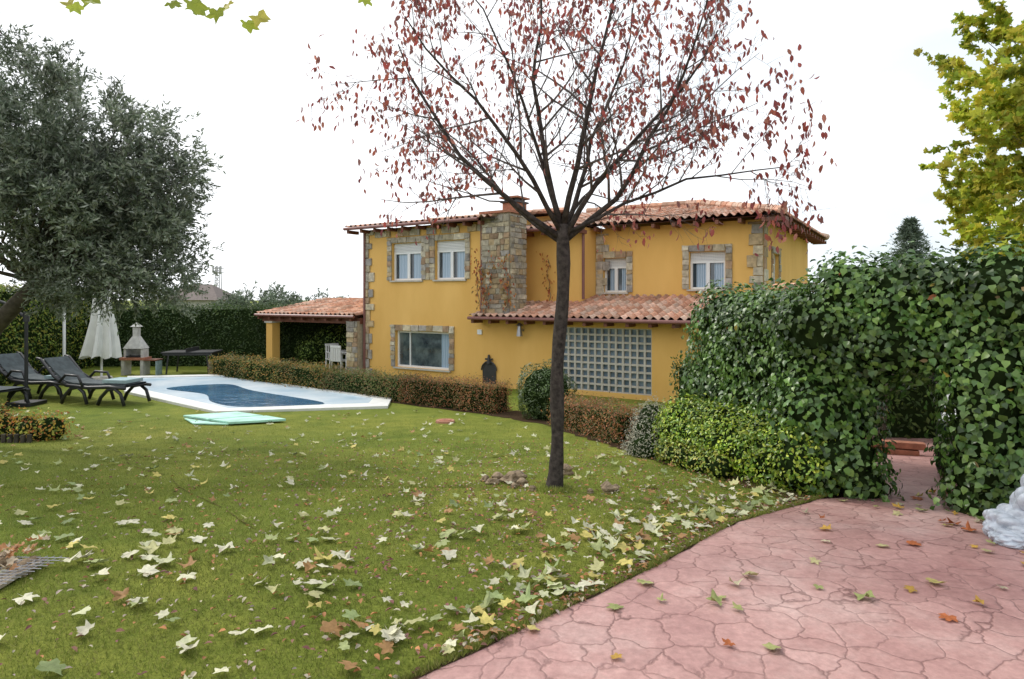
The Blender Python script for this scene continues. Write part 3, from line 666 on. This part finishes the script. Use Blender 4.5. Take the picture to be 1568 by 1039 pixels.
leafcloud('leaves',P,rv(n)*V(1,1,.35),V(0,0,-1)+rv(n)*.6,rng.uniform(.045,.085,n),pick([(.36,.08,.07),(.28,.075,.08),(.44,.13,.09),(.27,.12,.11),(.48,.2,.15),(.36,.1,.09)],n),tmpl_oval(.46,.08,.1),'thin',plum)

def crown(name,parent,center,radii,nclump,nshoot,nleaf,shlen,ls,pal,tmpl,mat,mb,trunk_top,bark,droop=0,shellb=.45,seed=1,hang=.0,filt=None,limbstep=3,lr=1.0,amp=1.0):
    C=[]
    while len(C)<nclump:
        d=rv(1)[0]; r=random.random()**shellb
        k=1+amp*(.18*math.sin(d[0]*5+seed)+.15*math.sin(d[2]*6+d[1]*4+seed))
        c=V(*center)+d*V(*radii)*r*k
        if filt and not filt(c): continue
        C.append(c)
    P=[];T=[];cf=[]
    for c in C:
        outd=nrm((c-V(*center))/V(*radii)); br=random.uniform(.65,1.3)
        for s in range(nshoot):
            d=nrm(outd*.8+rv(1)[0]*.9+V(0,0,.25-droop)); L=shlen*random.uniform(.5,1.3); st=c+rv(1)[0]*shlen*.45
            t=rng.uniform(0,1,nleaf); pp=st+d*L*t[:,None]+V(0,0,-.25*droop)*(t**2)[:,None]*L
            P.append(pp+rng.normal(0,.02,(nleaf,3))); T.append(np.tile(d,(nleaf,1))+rv(nleaf)*.8+V(0,0,-hang)); cf.append(np.full(nleaf,br))
            if mb is not None and s%3==0: mb.tube([st,st+d*L*.5,st+d*L],[.005,.004,.002],bark,3)
    if mb is not None:
        for c in C[::limbstep]:
            m_=trunk_top+(c-trunk_top)*.5+rng.normal(0,.18,3)+V(0,0,.1)
            mb.tube([trunk_top,trunk_top+(m_-trunk_top)*.5+rng.normal(0,.06,3),m_,m_+(c-m_)*.5+rng.normal(0,.06,3),c],[.05*lr,.038*lr,.025*lr,.015*lr,.006*lr],bark,6)
    P=np.concatenate(P);T=np.concatenate(T);cf=np.concatenate(cf);n=len(P)
    cols=pick(pal,n,P,.25,.25)*cf[:,None]
    leafcloud(name,P,rv(n)+V(0,0,.4),T,ls*rng.uniform(.6,1.25,n),np.clip(cols,0,1),tmpl,mat,parent)
ol=empty('olive_tree'); mb=MB()
mb.tube([(-9.0,10.2,-.7),(-8.9,10.2,-.2),(-8.6,10.2,.5),(-8.0,10.1,1.2),(-7.2,10,1.95)],[.26,.2,.16,.13,.1],'obark',10)
mb.tube([(-8.8,10.2,.1),(-9.1,10.4,1.0),(-9.0,10.4,2.2)],[.15,.11,.08],'obark',8)
op=[(.16,.2,.14),(.24,.28,.2),(.11,.145,.09),(.33,.36,.3)]
NR2=tmpl_diamond(.3,.04)
crown('leaves',ol,(-7.5,10.0,3.6),(2.5,2.0,1.75),240,13,32,.44,.09,op,NR2,'leaf',mb,V(-7.3,10,1.9),'obark',seed=2,limbstep=7,lr=.8,shellb=.5,amp=.5)
crown('right_leaves',ol,(-5.85,9.9,2.75),(1.15,1.1,1.2),75,13,30,.42,.09,op,NR2,'leaf',mb,V(-7.1,10,2.1),'obark',seed=6,limbstep=5,lr=.6,shellb=.6,amp=.6,droop=.1)
crown('lower_leaves',ol,(-5.9,9.8,1.9),(1.1,1.0,.4),34,11,28,.36,.08,op,NR2,'leaf',mb,V(-7.1,10,2.1),'obark',droop=.4,seed=5,limbstep=6,lr=.5)
mb.obj('trunk_and_branches',ol,True)
pt=empty('plane_tree'); mb=MB()
mb.tube([(9.3,9.6,-.7),(9.3,9.6,1.0),(9.2,9.6,2.6),(9.1,9.6,4.6)],[.22,.18,.15,.08],'pbark',10)
crown('leaves',pt,(8.7,9.6,3.8),(2.1,2.0,2.9),250,6,18,.5,.1,[(.42,.48,.05),(.54,.56,.07),(.32,.42,.05),(.63,.55,.08)],PL[:3],'thin',mb,V(9.2,9.6,2.6),'pbark',droop=.2,seed=3,hang=.5,limbstep=5,lr=.7,amp=.6)
mb.obj('trunk_and_branches',pt,True)
pt=empty('plane_tree'); mb=MB()
mb.tube([(-3.4,-.8,-.1),(-3.4,-.8,1.5),(-3.3,-.7,3.2),(-3.2,-.6,5)],[.2,.17,.14,.08],'pbark',10)
mb.tube([(-3.3,-.7,2.9),(-2.7,.6,3.4),(-2.2,1.9,3.45),(-1.75,2.9,3.3),(-1.4,3.3,3.2)],[.07,.05,.03,.012,.005],'pbark',8)
crown('leaves',pt,(-3.2,-1.2,5.0),(1.8,1.5,1.6),40,5,12,.5,.1,[(.3,.36,.04),(.4,.4,.05)],PL[:3],'thin',mb,V(-3.3,-.7,3.2),'pbark',seed=4)
LP=np.array([(-1.38,3.05,2.98),(-1.5,3.1,3.02),(-1.3,3.2,2.99),(-1.24,3.2,3.02),(-1.56,3.0,3.0),(-1.98,2.95,2.96),(-2.04,3.0,3.0),(-.72,3.2,3.11),(-1.62,2.95,3.01),(-1.42,3.2,3.05),(-1.47,3.0,3.0),(-1.93,3.0,3.01),(-1.35,3.1,3.04)])
n=len(LP); leafcloud('limb_leaves',LP,rv(n)*V(.5,.6,.4)+V(0,-1,.5),V(.3,0,-1)+rv(n)*.6,rng.uniform(.05,.075,n),pick([(.42,.5,.07),(.6,.56,.12)],n),PL,'thin',pt)
for a,b_ in (((-1.75,2.9,3.3),(-1.98,2.97,3.02)),((-1.4,3.3,3.2),(-.75,3.2,3.18)),((-1.75,2.9,3.3),(-1.45,3.05,3.03))): mb.tube([a,b_],[.005,.002],'pbark',5)
mb.obj('trunk_and_branches',pt,True)
pd=[(.16,.21,.15),(.22,.26,.19),(.12,.16,.1)]
e=empty('distant_trees')
for i,(px,h) in enumerate(((240,.9),(285,.6),(360,.9),(385,1.6),(405,1.2),(428,1.9),(450,1.0),(490,1.2),(520,.6),(340,.9))):
    y=44+i%3*6; x=(px-784)/1000*y; crown('foliage_%d'%i,e,(x,y,.4+h*.4),(1.3,1.3,.5+h*.45),26,6,14,.6,.2,pd,DI,'leaf',None,V(x,y,0),'obark')
cf=empty('conifer_tree'); mb=MB(); cx_,cy_=18.3,30.; mb.tube([(cx_,cy_,-1),(cx_,cy_,5.2)],[.2,.03],'obark',6)
P=[];T=[]
for i in range(900):
    t=random.random(); zz=1.0+4.2*t; a=random.uniform(0,6.28); rr=(1-t)**.8*2.3*random.uniform(.3,1)+.1; m_=10
    s=rng.uniform(.2,1,m_)[:,None]; d=V(math.cos(a),math.sin(a),-.1+.35*t); P.append(V(cx_,cy_,zz)+d*rr*s+rng.normal(0,.04,(m_,3))); T.append(np.tile(d,(m_,1))+rv(m_)*.6)
P=np.concatenate(P);T=np.concatenate(T); leafcloud('needles',P,rv(len(P)),T,.18,pick([(.09,.13,.09),(.12,.16,.11)],len(P)),NR,'leaf',cf); mb.obj('trunk',cf)
nh=empty('neighbour_house',(-23.8,50,-.25)); nh.scale=(.8,.8,1.0); mb=MB(); mb.box((0,0,.3),(5,5,2.8),'plaster'); mb.box((0,-2.52,.6),(1,.05,.8),'dark')
mb.add([(-3,-3,1.7),(3,-3,1.7),(3,3,1.7),(-3,3,1.7),(-1,0,2.9),(1,0,2.9)],[(0,1,5,4),(1,2,5),(2,3,4,5),(3,0,4),(3,2,1,0)],'slate'); mb.obj('walls_and_roof',nh)
mb=MB(); tx,ty=-54.,120.
for a in ((-.5,-.5),(.5,-.5),(.5,.5),(-.5,.5)): mb.cyl((tx+a[0],ty+a[1],-1),(tx+a[0]*.7,ty+a[1]*.7,7.3),.08,.08,'metal',5)
for i in range(9):
    z0=-1+i*.92; s_=.5-.15*i/9
    mb.cyl((tx-s_,ty-s_,z0),(tx+s_,ty-s_,z0+.9),.05,.05,'metal',4); mb.cyl((tx+s_,ty-s_,z0),(tx-s_,ty-s_,z0+.9),.05,.05,'metal',4)
for zz in (6.2,7.0): mb.box((tx,ty,zz),(1.7,1.0,.12),'metal')
for dx_ in (-.7,0,.7): mb.box((tx+dx_,ty-.5,6.8),(.25,.2,1.2),'metal')
mb.obj('lattice_mast')
mb=MB(); mb.box((6.05,14,.3),(.5,.5,2.9),'mortar'); stones(mb,V(5.8,13.75,0),EX,F,0,.5,-1,1.75); stones(mb,V(5.8,13.75,0),EY,V(-1,0,0),0,.5,-1,1.75)
for i in range(4): mb.cyl((5.78+i*.18,13.65,1.86),(5.78+i*.18,14.35,1.86),.1,.09,'tile',8,True,TC[i]) 
mb.obj('stone_gatepost')

# ------------------------------------------------------------ garden furniture
def lounger(x,y,rz,sc=1.15,tw=False):
    e=empty('sun_lounger',(x,y,-.99),rz); e.scale=(sc,sc,sc); mb=MB()
    for s in (-.3,.3):
        mb.tube([(0,s,.36),(.5,s,.33),(1.0,s,.36),(1.35,s,.34)],[.035,.035,.035,.03],'black',8)
        mb.tube([(0,s,.36),(-.3,s,.52),(-.62,s,.84),(-.72,s,.86)],[.035,.03,.03,.025],'black',8)
        for cx_ in (.1,.95): mb.tube([(cx_-.22,s,.02),(cx_-.15,s,.16),(cx_,s,.3),(cx_+.17,s,.33),(cx_+.3,s,.24),(cx_+.38,s,.02)],.032,'black',8)
        mb.tube([(-.15,s*1.08,.42),(0,s*1.08,.56),(.3,s*1.08,.55),(.4,s*1.08,.36)],.025,'black',8)
    for i in range(11): mb.box((.05+i*.12,0,.36),(.085,.58,.02),'black')
    for i in range(7):
        t=(i+.5)/7; mb.box((-.02-.62*t,0,.38+.46*t**1.25),(.085,.58,.02),'black',0,.65)
    mb.obj('frame',e,True); mb=MB()
    pts=[(-.6,.86),(-.35,.62),(-.1,.44),(.1,.4),(.7,.4),(1.3,.4)]
    vs=[(a,s,b_+random.uniform(-.005,.01)) for a,b_ in pts for s in (-.25,.25)]; vs+=[(a,b_,c-.03) for a,b_,c in vs]; k=len(pts)*2
    mb.add(vs,[(2*i,2*i+2,2*i+3,2*i+1) for i in range(len(pts)-1)]+[(k+2*i,k+2*i+1,k+2*i+3,k+2*i+2) for i in range(len(pts)-1)]+[(2*i,k+2*i,k+2*i+2,2*i+2) for i in range(len(pts)-1)]+[(2*i+1,2*i+3,k+2*i+3,k+2*i+1) for i in range(len(pts)-1)],'towel')
    if tw: mb.box((1.0,0,.45),(.5,.45,.06),'towel2',.1)
    mb.obj('cushion',e)
lounger(-10.9,16.5,-.25,1.3,True); lounger(-12.9,17.4,-.3,1.3,True)
lounger(-13.3,15.9,-.3,1.2)
ps=empty('closed_parasol',(-13.2,21,0)); mb=MB(); mb.cyl((0,0,-1),(0,0,2.5),.035,.03,'white',8); mb.cyl((0,0,-1.0),(0,0,-.9),.35,.3,'concrete',16)
n=40; prof=[(2.35,.05),(2.2,.12),(1.6,.2),(.9,.3),(.2,.42),(-.25,.5)]; vs=[]
for zz,r in prof:
    for i in range(n):
        t=2*math.pi*i/n; q=r*(1+.28*math.sin(t*8)); vs.append((q*math.cos(t)+.05*math.sin(zz*2),q*math.sin(t),zz+(-.06*math.cos(t*8) if zz<0 else 0)))
mb.add(vs,[(j*n+i,(j+1)*n+i,(j+1)*n+(i+1)%n,j*n+(i+1)%n) for j in range(len(prof)-1) for i in range(n)],'fabric'); mb.obj('canopy_and_pole',ps)
mb=MB(); px_,py_=-14.4,21.; mb.tube([(px_,py_,-1),(px_,py_,1.2),(px_+.05,py_,1.6),(px_+.25,py_,1.8),(px_+.5,py_,1.8),(px_+.62,py_,1.65)],.045,'white',8); mb.cyl((px_+.62,py_,1.68),(px_+.62,py_,1.58),.05,.12,'metal',10); mb.obj('pool_shower')
mb=MB(); px_,py_=-11.9,16.; mb.tube([(px_,py_,-1),(px_,py_,1.2)],.04,'black',8); mb.box((px_,py_,-.94),(.6,.6,.08),'black'); mb.tube([(px_,py_,1.15),(px_-.5,py_,1.5),(px_-1.6,py_,1.9)],.035,'black',8); mb.cyl((px_,py_,1.05),(px_,py_,1.3),.07,.07,'black',8); mb.obj('cantilever_parasol_pole')
bq=empty('masonry_barbecue',(-12.85,22.3,-.27)); bq.scale=(.72,.72,.82); mb=MB()
for dx_ in (-.45,.45): mb.box((dx_,0,-.55),(.14,.6,.72),'plaster')
mb.box((0,0,-.2),(1.15,.7,.1),'brick'); mb.box((0,.26,.05),(.85,.1,.5),'plaster')
for dx_ in (-.4,.4): mb.box((dx_,.05,.0),(.1,.5,.4),'plaster')
mb.add([(-.47,-.25,.22),(.47,-.25,.22),(.47,.33,.22),(-.47,.33,.22),(-.14,-.05,.72),(.14,-.05,.72),(.14,.2,.72),(-.14,.2,.72)],[(0,1,5,4),(1,2,6,5),(2,3,7,6),(3,0,4,7),(4,5,6,7)],'plaster')
mb.box((0,.08,.9),(.24,.24,.4),'plaster'); mb.add([(-.2,-.12,1.12),(.2,-.12,1.12),(.2,.28,1.12),(-.2,.28,1.12),(0,.08,1.3)],[(0,1,4),(1,2,4),(2,3,4),(3,0,4),(3,2,1,0)],'plaster'); mb.box((0,.02,-.1),(.7,.45,.03),'dark'); mb.box((.85,0,-.25),(.6,.6,.05),'brown'); mb.box((1.1,0,-.6),(.05,.5,.65),'towel2')
mb.obj('barbecue_body',bq)
tt=empty('table_tennis_table',(-11.2,22.9,-.99),.1); mb=MB(); mb.box((0,0,.74),(1.7,1.1,.04),'black'); mb.box((0,0,.68),(1.6,1.0,.06),'dark')
for sx in (-.7,.7):
    for sy in (-.45,.45): mb.cyl((sx,sy,0),(sx*.9,sy,.7),.03,.03,'dark',6)
mb.box((0,0,.82),(.02,1.2,.14),'dark'); mb.obj('table',tt)
mb=MB(); mb.box((-10.1,22.6,-.77),(.6,.45,.42),'mortar'); stones(mb,V(-10.4,22.37,0),EX,F,0,.6,-.97,-.5,tint=.6); mb.obj('stone_planter')
def chair(x,y,rz):
    e=empty('garden_chair',(x,y,-.99),rz); mb=MB(); mb.box((0,0,.43),(.5,.48,.04),'white')
    for sx in (-.22,.22):
        for sy in (-.2,.2): mb.cyl((sx*1.1,sy*1.1,0),(sx,sy,.43),.025,.025,'white',6)
        mb.tube([(sx,-.22,.44),(sx,-.22,.66),(sx,.2,.68)],.025,'white',6)
    for i in range(6): mb.box((-.21+i*.084,.24+.0,.68),(.05,.03,.5),'white')
    mb.box((0,.25,.93),(.5,.035,.08),'white'); mb.obj('seat_and_back',e)
chair(-6.0,22.9,2.6); chair(-5.4,22.5,-2.4); chair(-6.4,23.5,.6)
mb=MB(); mb.cyl((-5.8,23.4,-.3),(-5.8,23.4,-.26),.5,.5,'white',20); mb.cyl((-5.8,23.4,-.99),(-5.8,23.4,-.3),.05,.05,'white',8); mb.cyl((-5.8,23.4,-.99),(-5.8,23.4,-.93),.25,.2,'white',12); mb.obj('round_garden_table')
S=[(-8.3+.28*i,10.6+.15*math.sin(i*2),-.5+.04*math.sin(i*3),.24) for i in range(4)]+[(-9+.2*i,10.9,-.45,.27) for i in range(3)]
blobs('flower_bed',S,4800,.05,[(.55,.34,.06),(.42,.42,.08),(.18,.24,.05),(.5,.18,.05)],OV,'leaf',0,.4,.06)
mb=MB()
for i in range(16): mb.cyl((-9.0+.1*i,10.15,-.75),(-9.0+.1*i,10.15,-.47-random.uniform(0,.05)),.04,.035,'obark',6)
mb.obj('log_edging')
def rocks(name,cs):
    bm=bmesh.new()
    for x,y,r in cs:
        c0=Vector((x,y,float(gz(y))+r*.45)); ret=bmesh.ops.create_icosphere(bm,subdivisions=3,radius=r,matrix=Matrix.Translation(c0))
        ph=random.uniform(0,9)
        for v in ret['verts']:
            d=v.co-c0; k=1+.22*math.sin(d.x/r*4+ph)+.18*math.sin(d.y/r*5+ph*2)+.16*math.sin(d.z/r*6+ph*3)+random.uniform(-.05,.05); v.co=c0+Vector((d.x*k,d.y*k*.9,d.z*k*.7))
    me=bpy.data.meshes.new(name); bm.to_mesh(me); bm.free(); me.materials.append(M['rock']); o=bpy.data.objects.new(name,me); scene.collection.objects.link(o)
rocks('rock_pile',[(-.02,6.75,.085),(-.15,6.9,.075),(.1,6.6,.065),(-.2,6.7,.055),(.07,6.85,.095),(.02,6.5,.04),(-.28,6.85,.05)])
rocks('rock_pile',[(.93,6.3,.08),(.6,7.3,.09),(.5,7.1,.07),(1.0,6.38,.05),(.2,6.35,.04),(.75,6.25,.035)])
mb=MB(); hp=[(-5.66+3.78*t+.05*math.sin(t*17),9.22-4.32*t+.05*math.cos(t*11)) for t in np.linspace(0,1,40)]
for a,b_ in zip(hp[:-1:1],hp[1:]):
    if random.random()<.75: mb.add([(a[0]-.008,a[1],float(gz(a[1]))+.006),(a[0]+.008,a[1],float(gz(a[1]))+.006),(b_[0]+.008,b_[1],float(gz(b_[1]))+.006),(b_[0]-.008,b_[1],float(gz(b_[1]))+.006)],[(0,1,2,3)],'seam')
mb.obj('lawn_seam')
mb=MB()
for i in range(16): mb.cyl((-3.62+.045*i,3.62,.03),(-3.5+.045*i,4.1,.026),.003,.003,'metal',4); 
for i in range(12): mb.cyl((-3.62+.01*i,3.64+.04*i,.035),(-2.88+.01*i,3.62+.04*i,.03),.003,.003,'metal',4)
mb.box((-3.26,3.85,.012),(.72,.42,.02),'mortar',.05)
mb.obj('wire_mesh_mat')
rocks('rubble',[(-2.98,4.02,.06),(-3.1,3.95,.08),(-3.2,4.05,.07),(-3.06,3.85,.05),(-2.95,3.93,.04),(-3.3,3.9,.07)])
k=80; P=np.stack([rng.uniform(-3.5,-2.9,k),rng.uniform(3.75,4.15,k),rng.uniform(.05,.14,k)],1); leafcloud('leaf_litter',P,V(0,0,1)+rv(k)*.6,rv(k),rng.uniform(.03,.05,k),pick([(.5,.24,.1),(.4,.2,.09),(.5,.4,.28)],k),PL,'fallen')
bm=bmesh.new()
for x,y,r,h in ((3.6,4.62,.17,.7),(3.84,4.5,.24,1.15),(3.46,4.5,.11,.5)):
    c=Vector((x,y,float(gz(y))+r*h*.7)); ret=bmesh.ops.create_icosphere(bm,subdivisions=5,radius=r,matrix=Matrix.Translation(c)); ph=random.uniform(0,9)
    for v in ret['verts']:
        d=(v.co-c)/r; k=1+.2*abs(math.sin(d.x*4+ph+d.z*3))+.14*abs(math.sin(d.y*6+d.z*5+d.x*2+ph))+.08*abs(math.sin(d.x*13+d.y*7-d.z*9)); v.co=c+Vector((d.x*k,d.y*k,d.z*k*h))*r
me=bpy.data.meshes.new('plastic_bag'); bm.to_mesh(me); bm.free(); me.materials.append(M['bag']); o=bpy.data.objects.new('plastic_bag',me); scene.collection.objects.link(o)

# ------------------------------------------------------------ car
ca=empty('parked_car',(4.93,6.15,float(gz(7.2))+.02),math.atan2(.75,.66)); mb=MB()
secs=[(0,.42,.62,.70,.66),(.12,.28,.72,.80,.74),(.6,.2,.83,.85,.8),(1.15,.2,.93,.86,.82),(2.2,.2,.95,.86,.82),(3.3,.2,.97,.86,.82),(3.95,.25,.95,.84,.78),(4.1,.35,.85,.75,.7)]
vs=[]
for x,z0,z1,w,wt in secs: vs+=[(x,-w*.92,z0),(x,-w,z0+.15),(x,-w,(z0+z1)/2),(x,-wt,z1),(x,0,z1+.04),(x,wt,z1),(x,w,(z0+z1)/2),(x,w,z0+.15),(x,w*.92,z0)]
k=9; mb.add(vs,[(j*k+i,j*k+i+1,(j+1)*k+i+1,(j+1)*k+i) for j in range(len(secs)-1) for i in range(k-1)]+[tuple(range(k)),tuple((len(secs)-1)*k+i for i in range(k-1,-1,-1))],'carpaint')
mb.obj('body',ca,True); mb=MB()
cab=[(1.1,.93,.8),(1.75,1.42,.6),(2.9,1.46,.6),(3.85,.98,.76)]
vs=[(x,s*w,z_) for x,z_,w in cab for s in (-1,1)]; mb.add(vs,[(0,1,3,2),(4,5,7,6)],'glass'); mb.add(vs,[(2,3,5,4)],'carpaint'); mb.add([(cab[i][0],s*cab[i][2],cab[i][1]) for s in (-1,1) for i in range(4)],[(0,1,2,3),(7,6,5,4)],'glass')
mb.obj('cabin',ca); mb=MB()
for x in (.78,3.3):
    for s in (-1,1):
        mb.cyl((x,s*.68,.3),(x,s*.875,.3),.3,.3,'rubber',24); mb.cyl((x,s*.86,.3),(x,s*.885,.3),.2,.19,'metal',14)
        mb.cyl((x,s*.6,.32),(x,s*.862,.32),.34,.34,'black',24)
for s in (-1,1):
    mb.box((.1,s*.63,.62),(.24,.26,.14),'metal',s*-.3); mb.box((.1,s*.64,.62),(.26,.2,.08),'glass',s*-.3); mb.box((1.35,s*.95,.98),(.12,.2,.13),'black')
mb.box((-.01,0,.42),(.05,1.0,.16),'black'); mb.box((-.02,0,.6),(.04,.7,.08),'dark'); mb.obj('wheels_and_trim',ca)

# ------------------------------------------------------------ camera, light, sky
cam=bpy.data.cameras.new('camera'); co=bpy.data.objects.new('camera',cam); scene.collection.objects.link(co)
co.location=(0,0,1.65); co.rotation_euler=(math.radians(90),0,0); cam.sensor_width=36; cam.lens=1000/1568*36; cam.shift_y=-64.5/1568; cam.clip_end=2000; cam.clip_start=.05
scene.camera=co
D=Vector((-.62,.45,.74)).normalized()
sl=bpy.data.lights.new('sun','SUN'); sl.energy=2.0; sl.angle=math.radians(6); sl.color=(1,.95,.86); so=bpy.data.objects.new('sun',sl); so.rotation_euler=D.to_track_quat('Z','Y').to_euler(); scene.collection.objects.link(so)
w=bpy.data.worlds.new('World'); scene.world=w; w.use_nodes=True; nt=w.node_tree; bg=nt.nodes['Background']
sk=nt.nodes.new('ShaderNodeTexSky'); sk.sky_type='NISHITA'; sk.sun_disc=False; sk.sun_elevation=math.asin(D.z); sk.sun_rotation=math.atan2(D.x,D.y)
tc=nt.nodes.new('ShaderNodeTexCoord'); mp=nt.nodes.new('ShaderNodeMapping'); mp.inputs['Scale'].default_value=(1,1,2.5); nt.links.new(tc.outputs['Generated'],mp.inputs[0])
n=nt.nodes.new('ShaderNodeTexNoise'); n.inputs['Scale'].default_value=1.8; n.inputs['Detail'].default_value=6; nt.links.new(mp.outputs[0],n.inputs['Vector'])
sx=nt.nodes.new('ShaderNodeSeparateXYZ'); nt.links.new(tc.outputs['Generated'],sx.inputs[0])
m1=nt.nodes.new('ShaderNodeMath'); m1.operation='MULTIPLY'; m1.inputs[1].default_value=-.5; nt.links.new(sx.outputs['X'],m1.inputs[0])
m2=nt.nodes.new('ShaderNodeMath'); m2.operation='ADD'; nt.links.new(n.outputs['Fac'],m2.inputs[0]); nt.links.new(m1.outputs[0],m2.inputs[1])
r=nt.nodes.new('ShaderNodeValToRGB'); r.color_ramp.elements[0].position=.18; r.color_ramp.elements[0].color=(.5,.5,.5,1); r.color_ramp.elements[1].position=.5; r.color_ramp.elements[1].color=(1,1,1,1); nt.links.new(m2.outputs[0],r.inputs[0])
# thin haze keeps the clear part pale blue
mx=nt.nodes.new('ShaderNodeMix'); mx.data_type='RGBA'; nt.links.new(r.outputs[0],mx.inputs[0]); mx.inputs[7].default_value=(13.6,13.9,14.3,1)
hz=nt.nodes.new('ShaderNodeMix'); hz.data_type='RGBA'; hz.inputs[0].default_value=.6; nt.links.new(sk.outputs[0],hz.inputs[6]); hz.inputs[7].default_value=(4.2,6.6,8.2,1)
nt.links.new(hz.outputs[2],mx.inputs[6])
nt.links.new(mx.outputs[2],bg.inputs[0]); bg.inputs[1].default_value=.1
scene.view_settings.view_transform='Standard'; scene.view_settings.look='None'; scene.view_settings.exposure=0
